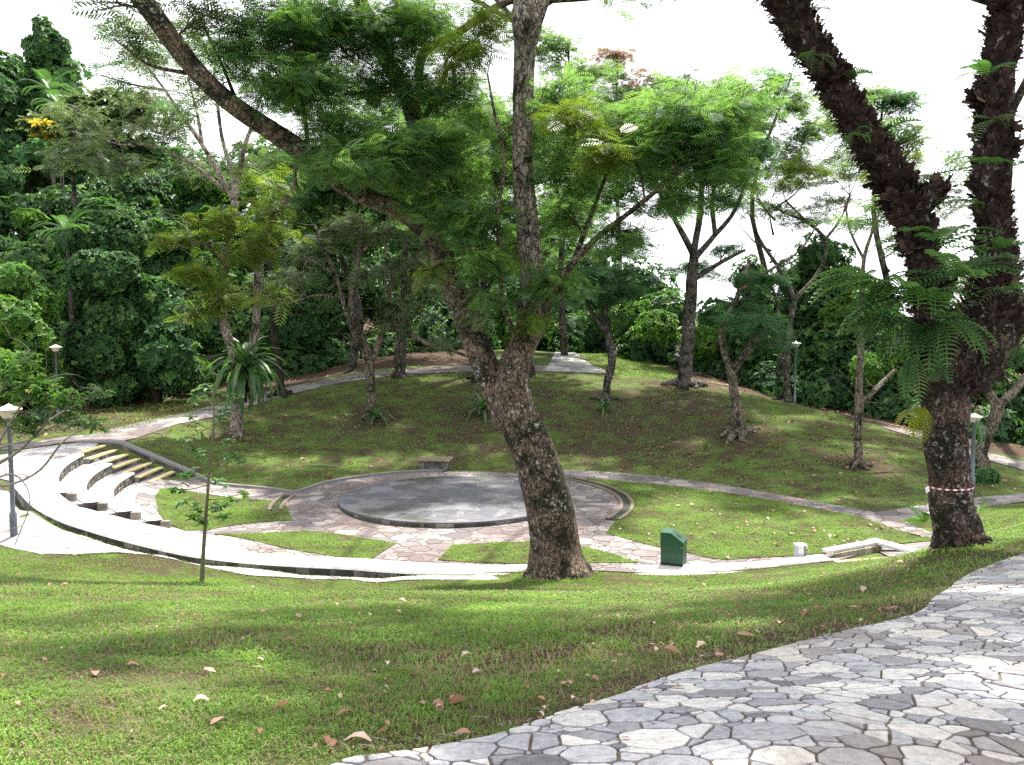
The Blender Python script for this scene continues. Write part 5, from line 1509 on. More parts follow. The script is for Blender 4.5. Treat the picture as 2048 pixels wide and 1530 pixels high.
slope_tree("small crooked tree with blue green crown just right of the big trunk", 40, [(1212, 800, 9), (1214, 770, 8), (1224, 720, 8), (1216, 670, 7), (1208, 620, 6), (1205, 580, 5)], [[(1216, 670, 5), (1180, 620, 4), (1160, 580, 3)], [(1208, 620, 5), (1240, 590, 3), (1270, 560, 2)], [(1205, 580, 4), (1210, 530, 3), (1190, 490, 2)]],
           [(1190, 600, 60, 28, 140), (1250, 590, 50, 26, 110), (1210, 540, 70, 30, 150), (1160, 560, 40, 24, 80), (1240, 500, 50, 26, 100), (1220, 640, 50, 20, 70)])
slope_tree("tall straight tree on the right crest carrying the highest wide crown", 43.5, [(1368, 778, 22), (1370, 750, 15), (1374, 690, 13), (1380, 620, 12), (1384, 560, 11), (1388, 500, 9)],
           [[(1388, 510, 7), (1350, 440, 5), (1322, 390, 4), (1300, 330, 3)], [(1388, 500, 7), (1400, 430, 6), (1405, 350, 5), (1420, 260, 4)], [(1386, 520, 7), (1430, 470, 5), (1470, 420, 4), (1500, 340, 3)], [(1384, 560, 6), (1450, 520, 4), (1490, 500, 3)], [(1430, 470, 5), (1425, 400, 4), (1440, 330, 3)]],
           [(1300, 330, 80, 36, 170), (1400, 210, 100, 44, 260, 'frond_pale'), (1330, 250, 90, 40, 200, 'frond_pale'), (1480, 250, 90, 40, 200, 'frond_pale'), (1500, 330, 80, 34, 150), (1420, 330, 90, 36, 180), (1250, 200, 80, 40, 180, 'frond_pale'), (1440, 400, 60, 24, 100), (1390, 540, 60, 22, 90), (1460, 500, 40, 16, 50), (1350, 160, 70, 30, 110, 'frond_pale'), (1330, 420, 50, 20, 60), (1300, 300, 90, 30, 220), (1500, 300, 80, 30, 200), (1230, 330, 80, 30, 180)], 'bark_grey', rootL=1.2, rootsn=6, shoots=30, size=.7)
slope_tree("crooked forked tree with exposed roots in the middle of the right slope", 34.7, [(1475, 880, 20), (1474, 850, 13), (1472, 810, 10), (1466, 770, 9), (1463, 740, 10)],
           [[(1463, 745, 8), (1447, 700, 7), (1443, 660, 6), (1462, 620, 6), (1480, 580, 5), (1500, 520, 4)], [(1463, 745, 9), (1485, 715, 8), (1505, 690, 8), (1520, 676, 5)], [(1505, 690, 5), (1530, 655, 3), (1550, 640, 2)], [(1480, 580, 4), (1540, 540, 3), (1600, 500, 2), (1640, 440, 1.4)]],
           [(1500, 640, 60, 20, 130), (1545, 660, 45, 18, 90), (1480, 610, 50, 18, 70), (1520, 560, 70, 26, 110), (1560, 690, 30, 14, 30)], 'bark_pale', rootL=1.5, rootsn=6, shoots=20)
slope_tree("slim upright tree with a low right fork on the lower right slope", 30.3, [(1716, 938, 12), (1716, 910, 9), (1717, 860, 8), (1718, 810, 9), (1718, 780, 7), (1720, 720, 6.5), (1722, 650, 6), (1724, 600, 5), (1728, 520, 4), (1745, 460, 3)],
           [[(1720, 808, 7), (1745, 785, 6), (1765, 765, 5), (1790, 740, 4)], [(1728, 520, 3), (1700, 460, 2.4), (1690, 400, 2)], [(1745, 460, 3), (1760, 420, 2), (1770, 360, 1.4)]],
           [(1740, 400, 80, 30, 60, 'frond_pale'), (1700, 440, 60, 20, 40, 'frond_pale'), (1770, 340, 60, 24, 50, 'frond_yellow')], 'bark_pale', rootL=.6, shoots=22)
slope_tree("forked pale tree with ivy at its foot beside the lamp at the far right", 29, [(1963, 940, 16), (1963, 905, 12), (1975, 870, 12), (1992, 830, 12), (1995, 810, 12)],
           [[(1995, 815, 10), (1975, 780, 8), (1955, 750, 7), (1940, 700, 6), (1930, 640, 5)], [(1995, 815, 10), (2025, 785, 9), (2055, 750, 8), (2090, 690, 6)]],
           [(2080, 600, 80, 40, 120, 'frond_pale'), (1900, 560, 80, 40, 80, 'frond_yellow'), (1830, 480, 70, 40, 60, 'frond_pale')], 'bark_pale', rootL=.8, shoots=10)
slope_tree("spreading sparse tree whose light yellow crown shows between the two leaning stems", 44.5, [(1576, 808, 9), (1574, 770, 6), (1574, 720, 6), (1580, 650, 6), (1590, 600, 5)],
           [[(1590, 600, 5), (1560, 540, 4), (1520, 480, 3), (1500, 430, 2)], [(1590, 600, 5), (1640, 540, 4), (1650, 480, 4), (1610, 440, 3), (1570, 400, 2)], [(1650, 480, 3), (1680, 440, 2), (1700, 390, 2)], [(1610, 440, 3), (1580, 430, 2.4), (1540, 410, 1.5)]],
           [(1560, 370, 90, 22, 130, 'frond_yellow'), (1640, 350, 80, 24, 130, 'frond_yellow'), (1540, 420, 70, 20, 90, 'frond_pale'), (1650, 400, 80, 20, 90, 'olive'), (1720, 310, 80, 36, 130, 'frond_pale'), (1600, 440, 90, 18, 90, 'olive'), (1760, 250, 80, 40, 150, 'frond_pale'), (1600, 320, 70, 20, 90, 'frond_yellow')], 'bark_grey', rootsn=0, shoots=30)
slope_tree("thin straight trunk standing close behind the slope lamp post", 45.5, [(1566, 800, 6), (1564, 760, 5), (1560, 700, 5), (1558, 640, 4)], [[(1558, 640, 3), (1550, 590, 3), (1530, 550, 2)]], [(1540, 560, 40, 20, 50)], 'bark_grey', rootsn=0, shoots=4)

# ---- back canopy trees (named, seen against the sky)
def canopy_tree(label, px, pyb, pyt, D, blobs, leaf='frond_pale', size=.6, name="canopy_tree", tmpl=None, dj=1.5):
    bb = onG(atD(px, pyb, D))
    t = Tree(name, bb, label, bark='bark_grey')
    h = atD(px, pyt, D)[2] - bb[2]
    P = [bb - (0, 0, .5), bb + (rng.normal(0, .35), 0, h * .3), bb + (rng.normal(0, .6), 0, h * .6), bb + (rng.normal(0, .8), 0, h)]
    t.limbw(P, [.24, .19, .14, .06], 10, .12)
    for k in range(7):
        s_ = P[1] + (P[3] - P[1]) * rng.uniform(.1, .8); a_ = k * .9 + rng.uniform(-.3, .3)
        e = s_ + np.array([math.cos(a_) * 2.2, math.sin(a_) * 1.8, rng.uniform(1.0, 2.6)])
        t.limbw([s_, (s_ + e) / 2 + (0, 0, -.3), e], [.08, .05, .02], 6)
    for row in blobs:
        lf = row[5] if len(row) > 5 else leaf
        t.blob(row[0], row[1], D + rng.uniform(-dj, .4 * dj), row[2] * 1.08, row[3] * 1.1, int(row[4] * 2.3), lf, size, tmpl or TF_FROND_F, depth=2.6, sub=10, flat=.35)
    t.done()
canopy_tree("broad shade tree behind the small olive tree on the left crest", 800, 760, 280, 44.5, [(700, 320, 90, 34, 260, 'frond'), (780, 350, 90, 34, 260, 'bluegreen'), (860, 330, 90, 34, 260, 'frond'), (940, 350, 90, 34, 260, 'bluegreen'), (1020, 380, 80, 30, 200, 'frond'), (640, 380, 80, 34, 200, 'bluegreen')], dj=5)  # this and the next three added to shade the hill and fill the backdrop
canopy_tree("tall shade tree on the far slope whose crown fills the gap above the fork", 952, 740, 260, 47, [(860, 300, 110, 50, 260, 'bluegreen'), (960, 260, 110, 50, 260, 'frond'), (1000, 340, 100, 44, 240, 'bluegreen'), (900, 380, 110, 44, 240, 'frond'), (1080, 300, 90, 44, 200, 'frond_pale'), (820, 220, 110, 50, 200, 'frond'), (1000, 420, 90, 36, 160, 'bluegreen')], dj=5)
canopy_tree("shade tree on the far slope left of the fork with dense dark crown", 700, 700, 300, 49, [(640, 330, 100, 44, 260, 'bluegreen'), (720, 380, 110, 44, 260, 'frond'), (600, 420, 90, 40, 200, 'frond'), (800, 420, 100, 40, 240, 'bluegreen'), (700, 300, 100, 44, 200, 'frond_pale'), (860, 480, 80, 40, 180, 'bluegreen'), (660, 480, 90, 40, 180, 'frond'), (560, 340, 80, 44, 160, 'frond_pale')], dj=4)
canopy_tree("shade tree right of the upright stem with a wide layered crown", 1068, 750, 240, 45.5, [(1120, 270, 90, 44, 220, 'frond_pale'), (1180, 330, 100, 44, 240, 'frond'), (1240, 260, 100, 44, 240, 'frond_pale'), (1140, 400, 90, 40, 200, 'bluegreen'), (1230, 400, 90, 36, 180, 'frond'), (1100, 470, 80, 36, 140, 'bluegreen'), (1320, 360, 80, 34, 160, 'frond')], dj=6)
canopy_tree("light green feathery tree behind the upright stem at the top centre", 1130, 700, 90, 55, [(1110, 110, 70, 50, 220), (1160, 170, 80, 50, 240), (1090, 200, 70, 50, 180), (1180, 260, 80, 50, 220), (1100, 300, 80, 50, 180), (1170, 350, 70, 40, 140), (1100, 400, 70, 50, 120), (1160, 450, 70, 40, 100, 'bluegreen'), (1220, 330, 80, 50, 160), (1240, 230, 70, 40, 160), (1050, 60, 60, 40, 120), (1080, 350, 70, 50, 120)])
canopy_tree("distant tree with a reddish flowering top against the white sky", 1230, 690, 110, 75, [(1235, 120, 50, 26, 170, 'red_leaf'), (1210, 160, 60, 30, 170), (1270, 160, 50, 26, 120, 'red_leaf'), (1290, 200, 60, 30, 140), (1200, 220, 60, 40, 160)])
canopy_tree("rounded green tree behind the left leaning stem", 1540, 760, 150, 58, [(1540, 170, 60, 30, 130, 'bluegreen'), (1580, 210, 70, 36, 170), (1520, 230, 70, 40, 170), (1600, 280, 60, 40, 120), (1500, 280, 60, 40, 110), (1440, 180, 70, 40, 200), (1400, 240, 70, 40, 180), (1560, 330, 70, 34, 130), (1640, 270, 60, 40, 120), (1500, 400, 60, 26, 70), (1460, 320, 70, 36, 100, 'bluegreen'), (1620, 340, 50, 30, 60)])
canopy_tree("pale green tree between the two stems of the fern clad tree", 1760, 800, 180, 52, [(1740, 210, 60, 36, 200), (1790, 200, 50, 30, 150, 'bluegreen'), (1760, 270, 80, 36, 240), (1700, 330, 70, 34, 120, 'frond_yellow'), (1800, 420, 60, 36, 80), (1680, 200, 40, 30, 70), (1820, 300, 60, 34, 110, 'frond_yellow'), (1880, 400, 60, 50, 90), (1700, 250, 50, 40, 100), (1850, 480, 60, 40, 90), (1900, 540, 60, 40, 90, 'frond_yellow'), (1780, 340, 60, 30, 80), (1910, 330, 50, 40, 60)])
canopy_tree("misty green tree seen through the leaves left of the big fork", 700, 700, 250, 56, [(620, 200, 70, 50, 160), (700, 300, 80, 50, 180, 'bluegreen'), (560, 300, 70, 50, 170), (660, 400, 80, 50, 170), (580, 380, 70, 40, 150, 'frond_yellow'), (780, 380, 70, 50, 150), (880, 330, 80, 60, 160), (760, 240, 70, 50, 120), (960, 300, 70, 60, 120), (900, 450, 70, 50, 120, 'bluegreen')])
canopy_tree("slim leafy tree just above the distant far path", 1060, 700, 480, 58, [(1090, 530, 60, 30, 110, 'bluegreen'), (1130, 590, 50, 26, 110, 'bluegreen'), (1040, 560, 50, 30, 90, 'bluegreen'), (1150, 510, 60, 30, 90), (1200, 440, 60, 30, 90)])
canopy_tree("spreading olive tree topped with a spray of yellow flowers at the left", 190, 820, 200, 50, [(120, 250, 55, 26, 170, 'olive'), (180, 220, 60, 26, 170, 'olive'), (240, 200, 60, 26, 170, 'olive'), (290, 240, 60, 34, 170, 'olive'), (118, 258, 20, 8, 26, 'flower'), (95, 275, 12, 5, 10, 'flower'), (200, 270, 90, 34, 250, 'olive'), (160, 320, 90, 34, 220, 'bluegreen'), (300, 300, 60, 34, 160, 'bluegreen')], tmpl=TF_CLS, size=.45)

# ---- two added trees, crowns above the picture throw shade on hill and stage
def added_shade_tree(label, px, D, ztop, blobs):
    bb = onG(atD(px, 760, D))
    t = Tree("added_shade_tree", bb, label, bark='bark_grey')
    t.limbw([bb - (0, 0, .5), bb + (0, 0, 8), bb + (.1, 0, 15), bb + (0, .2, ztop - bb[2])], [.36, .3, .24, .1], 12)
    for (x, y, z) in blobs:
        c = np.array([x, y, z], float)
        st = bb + (0, 0, ztop - bb[2] - 5 + rng.uniform(-1, 2))
        t.limbw([st, (st + c) / 2 + (0, 0, .8), c], [.14, .09, .04], 6)
        blobw(t, c, (2.6, 2.4, .8), 330, 'frond', .75, 12)
    t.done()
added_shade_tree("added tall shade tree behind the right stem of the fern clad tree, crown above view", 1992, 41, 25,
          [(x + rng.uniform(-1, 1), y + rng.uniform(-1, 1), rng.uniform(23.5, 27)) for x, y in [(13.5, 39), (16.5, 38), (20, 38.5), (9.5, 41.5), (12.5, 41.5), (16, 41), (20, 41.5), (10, 45), (14, 45.5), (18, 45.5), (21.5, 46), (12, 49.5), (16, 50), (7, 47)]])
added_shade_tree("added tall shade tree hidden behind the upright stem of the leaning tree, crown above view", 1052, 45, 25,
          [(x + rng.uniform(-1, 1), y + rng.uniform(-1, 1), rng.uniform(23.5, 27)) for x, y in [(-1.5, 37.5), (2, 37), (5.5, 37.5), (-3, 41.5), (1, 41), (4.5, 41.5), (-2, 45.5), (2, 46), (5.5, 45.5), (-5, 46), (-5, 51), (-1, 51), (3, 51), (-8, 49), (7, 50)]])

# ---- lush mounds
def mound(A, c, ax, n, size, seed, tmpls=TF_CL, bias=0.0, core=True):
    r_ = np.random.default_rng(seed)
    k = 14
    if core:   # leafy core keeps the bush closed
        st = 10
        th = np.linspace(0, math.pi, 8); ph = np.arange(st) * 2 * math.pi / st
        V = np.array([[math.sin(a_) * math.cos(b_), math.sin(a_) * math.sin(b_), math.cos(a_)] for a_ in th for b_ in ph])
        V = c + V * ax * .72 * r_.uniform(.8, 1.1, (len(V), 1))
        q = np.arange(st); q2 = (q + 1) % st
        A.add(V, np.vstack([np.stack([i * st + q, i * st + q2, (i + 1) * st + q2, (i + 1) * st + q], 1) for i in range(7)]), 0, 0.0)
    lobes = r_.normal(0, 1, (k, 3)); lobes /= np.linalg.norm(lobes, axis=1)[:, None]
    u = r_.normal(0, 1, (n, 3)); u /= np.linalg.norm(u, axis=1)[:, None]
    u[:, 1] = np.where(r_.random(n) < .6, -np.abs(u[:, 1]), u[:, 1])
    near = np.max(u @ lobes.T, axis=1)
    rad = .78 + .32 * np.clip((near - .75) / .25, 0, 1) - r_.random(n) ** 2 * .25
    pos = c + u * ax * rad[:, None]
    nrm = u / ax; nrm /= np.linalg.norm(nrm, axis=1)[:, None]
    d = np.cross(nrm, r_.normal(0, 1, (n, 3))); d[:, 2] -= .3
    up = nrm + np.array([0, 0, .5]) + r_.normal(0, .35, (n, 3))
    rn = np.clip(r_.normal(.42 + bias, .2, n) + r_.choice([0, 0, 0, .3], n), 0, 1)
    for q in range(len(tmpls)):
        m_ = (np.arange(n) % len(tmpls)) == q
        A.inst(tmpls[q][0], tmpls[q][1], frames(d[m_], up[m_]), pos[m_], size * r_.uniform(.6, 1.35, m_.sum()), rn[m_])
def thicket(name, label, foot, topf, D0f, px0, px1, dpx, mat_, size, dy=80, seed=1, slope=.03, nper=150, rpx=62, skip=None):
    """fills the wooded slope between its foot line and its skyline, each mound at its own distance"""
    r_ = random.Random(seed); A = Acc()
    x = px0
    fx = [p[0] for p in foot]; fy = [p[1] for p in foot]; tx = [p[0] for p in topf]; ty = [p[1] for p in topf]
    dx_ = [p[0] for p in D0f]; dd_ = [p[1] for p in D0f]
    k = seed * 1000
    while x < px1:
        y0 = np.interp(x, fx, fy); y1 = np.interp(x, tx, ty); y = y0 - 20
        first = True
        while y > y1 + 25:
            D = np.interp(x, dx_, dd_) + (y0 - y) * slope + r_.uniform(-.8, .8)
            xx = x + r_.uniform(-.35, .35) * dpx; yy = y + r_.uniform(-15, 15)
            rp = rpx * r_.uniform(.7, 1.25)
            c = atD(xx, yy, D); s_ = rp * D / F
            ax = np.array([s_ * 1.1, s_ * 1.0, s_ * r_.uniform(.7, 1.05)])
            if not (skip and skip(xx, yy)):
                mound(A, c, ax, int(nper * (rp / 62) ** 2), size * r_.choice([.7, 1, 1, 1.3]), k, bias=r_.uniform(-.15, .2))
                k += 1
                if first: mound(A, np.array([c[0], c[1] + .5, gz(c[0], c[1])]), ax * np.array([1, 1, 1.2]), nper // 2, size, k + 7777)
            y -= dy * r_.uniform(.8, 1.1); first = False
        x += dpx * r_.uniform(.8, 1.15)
    return tag(A.build(name, [M[mat_]]), label, "undergrowth", kind='stuff')
thicket("jungle_thicket", "dense dark tangle of climbers and broad leaves covering the left hillside", [(-500, 900), (0, 860), (300, 785), (560, 760), (760, 712), (1000, 680), (1120, 690)],
        [(-500, 60), (0, 300), (100, 380), (300, 330), (420, 330), (560, 330), (700, 380), (900, 470), (1120, 560)], [(-500, 34), (0, 40), (300, 45), (560, 50), (760, 55), (1000, 61), (1120, 66)], -460, 1110, 92, 'jungle', .33, seed=3, nper=300)
thicket("hillside_thicket", "bushy green undergrowth climbing behind the right slope and far path", [(1100, 700), (1240, 700), (1380, 745), (1500, 775), (1700, 826), (1830, 855), (2048, 900), (2500, 980)],
        [(1100, 600), (1240, 560), (1380, 590), (1480, 600), (1560, 590), (1700, 600), (1800, 600), (2048, 560), (2500, 500)], [(1100, 66), (1240, 61), (1380, 52), (1500, 48.5), (1700, 44), (1830, 41), (2048, 38), (2500, 33)], 1110, 2420, 84, 'jungle', .27, seed=5, nper=260)
thicket("far_wood", "far wood closing the view behind the left hillside and the arena", [(-600, 700), (0, 600), (600, 560), (1100, 640), (1300, 640)], [(-600, 100), (0, 330), (200, 300), (400, 330), (600, 300), (800, 330), (1000, 400), (1200, 560), (1300, 600)],
        [(-600, 60), (0, 76), (600, 82), (1300, 84)], -560, 1280, 120, 'jungle', .55, dy=90, seed=9, nper=200, rpx=85)
A = Acc()
for i, (px, py, D, rx, ry) in enumerate([(1260, 640, 58, 50, 45), (1310, 660, 55, 50, 40), (1200, 650, 63, 60, 40), (1420, 690, 51, 40, 40), (1740, 620, 46, 60, 60), (1790, 690, 43, 40, 60), (1680, 640, 47, 40, 40), (1740, 740, 42.5, 40, 36)]):
    c = atD(px, py, D); mound(A, c, np.array([rx, rx, ry]) * D / F, 420, .25, 900 + i, bias=.15)
tag(A.build("bright_undergrowth", [M['jungle_bright']]), "bright green bushes at the edge of the right hand woods", "undergrowth", kind='stuff')  # leaf colour lighter than the thicket around it

A = Acc(); rj = random.Random(77)
for i in range(26):
    px, py = rj.uniform(-60, 520), rj.uniform(360, 760)
    D = 41 + (800 - py) * .028 + px * .006; c = atD(px, py, D); q = rj.uniform(26, 52)
    mound(A, c, np.array([q, q * .8, q * rj.uniform(.5, .9)]) * D / F, int(150 * (q / 40) ** 2), rj.choice([.22, .3, .36]), 2000 + i, bias=rj.uniform(-.2, .2), core=False)
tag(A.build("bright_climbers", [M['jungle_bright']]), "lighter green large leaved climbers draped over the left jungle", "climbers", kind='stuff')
def vine_tree(label, px, pyb, D, mounds, mat_, size=.3, name="vine_clad_tree", n=240, trunkr=.3):
    bb = onG(atD(px, pyb, D))
    root = thing(name, bb, label, "tree")
    A = Acc(); tops = [atD(m_[0], m_[1], D)[2] for m_ in mounds]
    A.tube(np.array([bb - (0, 0, .4), bb + (.2, 0, (max(tops) - bb[2]) * .5), np.array([atD(mounds[0][0], 0, D)[0], D, max(tops)])]), [trunkr, trunkr * .8, trunkr * .3], 10, .1)
    A.build("trunk", [M['bark_dark']], root, True)
    A = Acc()
    for i, (x, y, rx, ry) in enumerate(mounds):
        mound(A, atD(x, y, D + rng.uniform(-1, 1)), np.array([rx, rx * 1.0, ry]) * D / F, int(1.6 * n * rx * ry / 2000), size * .75, int(rng.integers(1e6)), bias=rng.uniform(-.1, .15))
    A.build("crown", [M[mat_]], root)
vine_tree("tall pointed vine covered tree rising highest at the top left", 110, 800, 60, [(88, 62, 22, 26), (95, 95, 42, 36), (110, 140, 58, 50), (80, 190, 60, 60), (130, 205, 50, 55), (95, 260, 70, 50), (60, 330, 70, 60), (130, 330, 60, 50)], 'jungle', .4)
vine_tree("rounded vine covered tree cut by the left edge of the picture near the top", 0, 800, 57, [(10, 140, 45, 34), (-20, 190, 70, 60), (25, 230, 50, 60), (-40, 280, 80, 70), (10, 320, 60, 50)], 'jungle', .4)
vine_tree("dark ivy covered tree stump tower behind the right slope", 1500, 790, 49, [(1500, 560, 42, 45), (1510, 620, 50, 50), (1495, 690, 50, 60), (1530, 700, 50, 60), (1480, 740, 40, 40)], 'jungle', .24)
vine_tree("broad dark shadowy tree behind the slope lamp post", 1640, 800, 50, [(1640, 510, 60, 40), (1600, 560, 60, 50), (1670, 570, 60, 50), (1620, 640, 70, 60), (1570, 640, 50, 60), (1660, 700, 60, 60), (1600, 730, 60, 50)], 'jungle', .26)
vine_tree("dome shaped creeper covered tree in the middle of the left thicket", 210, 800, 42, [(210, 440, 60, 40), (170, 480, 50, 40), (250, 480, 50, 50), (210, 540, 70, 50), (180, 600, 60, 50), (235, 640, 60, 60), (190, 700, 60, 60), (220, 765, 60, 50)], 'jungle', .27, n=300)
vine_tree("large leaved bushy tree at the foot of the left jungle", 310, 800, 42.5, [(300, 590, 50, 40), (350, 640, 50, 50), (270, 650, 50, 50), (320, 700, 60, 50), (290, 750, 56, 46), (350, 740, 50, 40)], 'jungle', .52, n=110)
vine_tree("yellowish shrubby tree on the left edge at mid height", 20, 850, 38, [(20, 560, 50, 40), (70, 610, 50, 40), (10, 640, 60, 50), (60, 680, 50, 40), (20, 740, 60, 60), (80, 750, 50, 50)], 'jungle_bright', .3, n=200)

# ---- palms
def palm(label, px, pyb, pyt, D, n, L, mat_='fern', name="palm", lo=-.5, hi=1.1):
    bb = onG(atD(px, pyb, D)); top = atD(px, pyt, D)
    root = thing(name, bb, label, "palm", "palms on the left hillside")
    A = Acc(); Pp = spline(np.array([bb - (0, 0, .3), bb * .5 + top * .5 + (.15, 0, 0), top]), 6)
    A.tube(Pp, np.linspace(.14, .09, len(Pp)), 8, .05)
    A.build("trunk", [M['bark_grey']], root, True)
    A = Acc(); tv = t_pinnate(24, .36, .014, .6, 48)
    a_ = np.arange(n) * 2.399; e = np.linspace(hi, lo, n)
    d = np.stack([np.cos(a_) * np.cos(e), np.sin(a_) * np.cos(e), np.sin(e)], 1)
    V = np.einsum('nij,vj->nvi', frames(d), tv[0]) * (L * rng.uniform(.85, 1.1, n))[:, None, None] + top[None, None]
    off = (np.arange(n) * len(tv[0]))[:, None, None]
    A.add(V.reshape(-1, 3), [(tv[1][None] + off).reshape(-1, 4), (tv[2][None] + off).reshape(-1, 3)], 0, np.repeat(rng.uniform(.2, .9, n), len(tv[0])))
    A.build("crown", [M[mat_]], root)
palm("slim palm standing in the middle of the left thicket with a brown hanging sheath", 134, 640, 462, 40.5, 12, 1.5)
palm("high palm in front of the tall pointed vine tree", 100, 500, 180, 57, 12, 1.9, 'fern')
palm("bright palm crown just left of the yellow flowers", 118, 500, 212, 54, 11, 1.6, 'fern')

# ---- near shrub at the left edge and the sapling
DS = 15.5
sh = Tree("leafy_shrub", onG(atD(-70, 1080, DS)), "open leafy shrub with thin arching bare twigs and yellow tinged leaves at the left edge", "shrub", bark='twig')
for pts in ([(-80, 1100, 5), (-60, 1000, 4.5), (-20, 940, 4), (40, 900, 3), (100, 840, 2.4), (150, 810, 1.8), (205, 780, 1)], [(-80, 1080, 5), (-40, 980, 4), (20, 970, 3), (80, 940, 2.4), (130, 880, 1.8), (190, 850, 1)],
            [(-70, 1050, 5), (-50, 900, 4), (-10, 800, 3), (30, 740, 2), (60, 700, 1.2)], [(-60, 1000, 4), (0, 880, 3), (50, 800, 2), (90, 760, 1.2)], [(-20, 960, 3), (30, 950, 2), (60, 1000, 1.3), (30, 1090, .8)],
            [(-60, 960, 4), (-10, 900, 3), (60, 880, 2), (120, 850, 1.4), (215, 860, .8)]):
    sh.limb([(x, y, DS + random.uniform(-.4, .4), r_) for x, y, r_ in pts], 5, .05)
for row in [(30, 730, 50, 30, 100), (60, 780, 60, 30, 130), (130, 800, 50, 20, 70), (190, 790, 30, 14, 30), (90, 830, 40, 20, 60), (200, 850, 22, 14, 20), (60, 850, 30, 16, 40), (150, 840, 40, 20, 40), (-50, 760, 50, 40, 120)]:
    sh.blob(row[0], row[1], DS, row[2], row[3], row[4], random.choice(['jungle_bright', 'jungle_bright', 'fern']), .125, TF_CLS, depth=.5, sub=8, flat=.8, twr=.5)
sh.blob(60, 800, DS, 70, 50, 24, 'fern_yellow', .09, TF_CLS, depth=.5, sub=8, flat=.8, twr=.5)
sh.shoots(50, .7, .006)
sh.done("branches", "leaves")

DP = 16.3
sa_t = Tree("sapling", onG(atD(404, 1167, DP)), "slender sapling with sparse whorled leaves standing on the near grass bank", bark='stem')
sa_t.limb([(403, 1180, DP, 5.5), (404, 1160, DP, 5), (407, 1100, DP, 4), (412, 1030, DP, 3.4), (418, 950, DP, 2.6), (426, 860, DP, 1.8), (430, 780, DP, 1.2), (438, 740, DP, .8)], 8, .05)
TS = t_cluster(7, .24, .3, 31)
for (px, py, tx, ty) in [(412, 1025, 370, 1005), (413, 1020, 470, 1000), (413, 1030, 455, 1030), (414, 1000, 490, 985), (412, 1040, 385, 1030), (416, 970, 350, 980), (418, 950, 375, 945), (420, 930, 480, 905), (420, 920, 390, 900), (423, 890, 465, 880), (424, 880, 485, 925), (424, 860, 380, 835), (426, 850, 360, 880), (428, 820, 460, 810), (428, 810, 395, 780), (430, 790, 410, 770), (430, 780, 475, 790), (426, 860, 445, 830), (413, 1010, 440, 1010), (418, 950, 440, 960), (430, 770, 380, 800), (412, 1035, 400, 1045)]:
    dd_ = random.uniform(-.35, .35)
    P, r_ = pxcurve([(px, py, DP, 1.2), ((px + tx) / 2, (py + ty) / 2 + 3, DP + dd_ / 2, .9), (tx, ty, DP + dd_, .6)])
    sa_t.W.tube(P, r_, 4)
    n = 7; e = P[-1]
    ac = sa_t.L.setdefault('fern' if random.random() < .6 else 'jungle_bright', Acc())
    pos = P[rng.integers(len(P) // 2, len(P), n)] + rng.normal(0, .05, (n, 3)); pos[0] = e
    d = rng.normal(0, 1, (n, 3)); d[:, 2] = np.abs(d[:, 2]) * .3
    ac.inst(TS[0], TS[1], frames(d), pos, rng.uniform(.1, .17, n), rng.uniform(.2, 1, n))
sa_t.done("stem", "leaves")

# ivy heap by the far right tree
A = Acc(); c = onG(atD(1965, 945, 28.5), .1); mound(A, c, np.array([.5, .4, .35]), 160, .16, 555)
tag(A.build("ivy", [M['jungle']]), "dark green ivy heap at the foot of the pale tree beside the lamp", "ivy")
# yellow-orange dead frond near the tall straight tree, fallen palm frond on the slope
def frond_on_ground(px, py, L, ang, mat_, label, name="fallen_frond"):
    c = G(px, py); A = Acc(); tv = t_pinnate(12, .12, .03, 0, 40, 0)
    d = np.array([[math.cos(ang), math.sin(ang), 0]])
    e = onG(c + d[0] * L)
    dv = e - c
    V = np.einsum('ij,vj->vi', frames(np.array([dv]))[0], tv[0]) * L + c + (0, 0, .06)
    A.add(V, [tv[1], tv[2]], 0, np.full(len(V), .9))
    tag(A.build(name, [M[mat_]], loc=c), label, "fallen frond")
frond_on_ground(606, 932, 1.55, -.12, 'olive', "pale dried palm frond lying on the left grass slope")
frond_on_ground(1412, 765, 1.2, -.3, 'flower', "orange dried frond on the ground beside the tall straight tree")

# ------------------------------------------------------------------ fallen leaves
LV = []
for k in range(5):
    A = Acc()
    n = 7; c_ = rng.uniform(-.3, .5)
    xs_ = np.linspace(0, 1, n)
    w = .26 * np.sin(np.pi * np.clip(xs_ * .92 + .04, 0, 1)) ** .7 * rng.uniform(.8, 1.2, n)
    zc_ = .22 * np.sin(xs_ * math.pi * rng.uniform(.8, 1.6)) * rng.uniform(.3, 1)
    V = np.vstack([np.column_stack([xs_ - .5, -w, zc_ + c_ * w + .05 * rng.random(n)]), np.column_stack([xs_ - .5, 0 * w, zc_]), np.column_stack([xs_ - .5, w, zc_ + abs(c_) * w * 1.2 + .05 * rng.random(n)])])
    q = np.arange(n - 1)
    A.add(V, np.vstack([np.stack([q, q + 1, n + q + 1, n + q], 1), np.stack([n + q, n + q + 1, 2 * n + q + 1, 2 * n + q], 1)]), 0, .1 + .2 * k)
    LV.append(A.build("fallen_leaf", [M['dry_leaf']], smooth=True))
def put_leaf(o, p, size, first, label, grp):
    c = o if first else o.copy()
    if not first: COL.objects.link(c)
    c.location = (p[0], p[1], p[2]); c.scale = (size,) * 3
    c.rotation_euler = (rng.uniform(-.3, .3), rng.uniform(-.3, .3), rng.uniform(0, 6.28))
    tag(c, label, "leaf", grp)
    return c
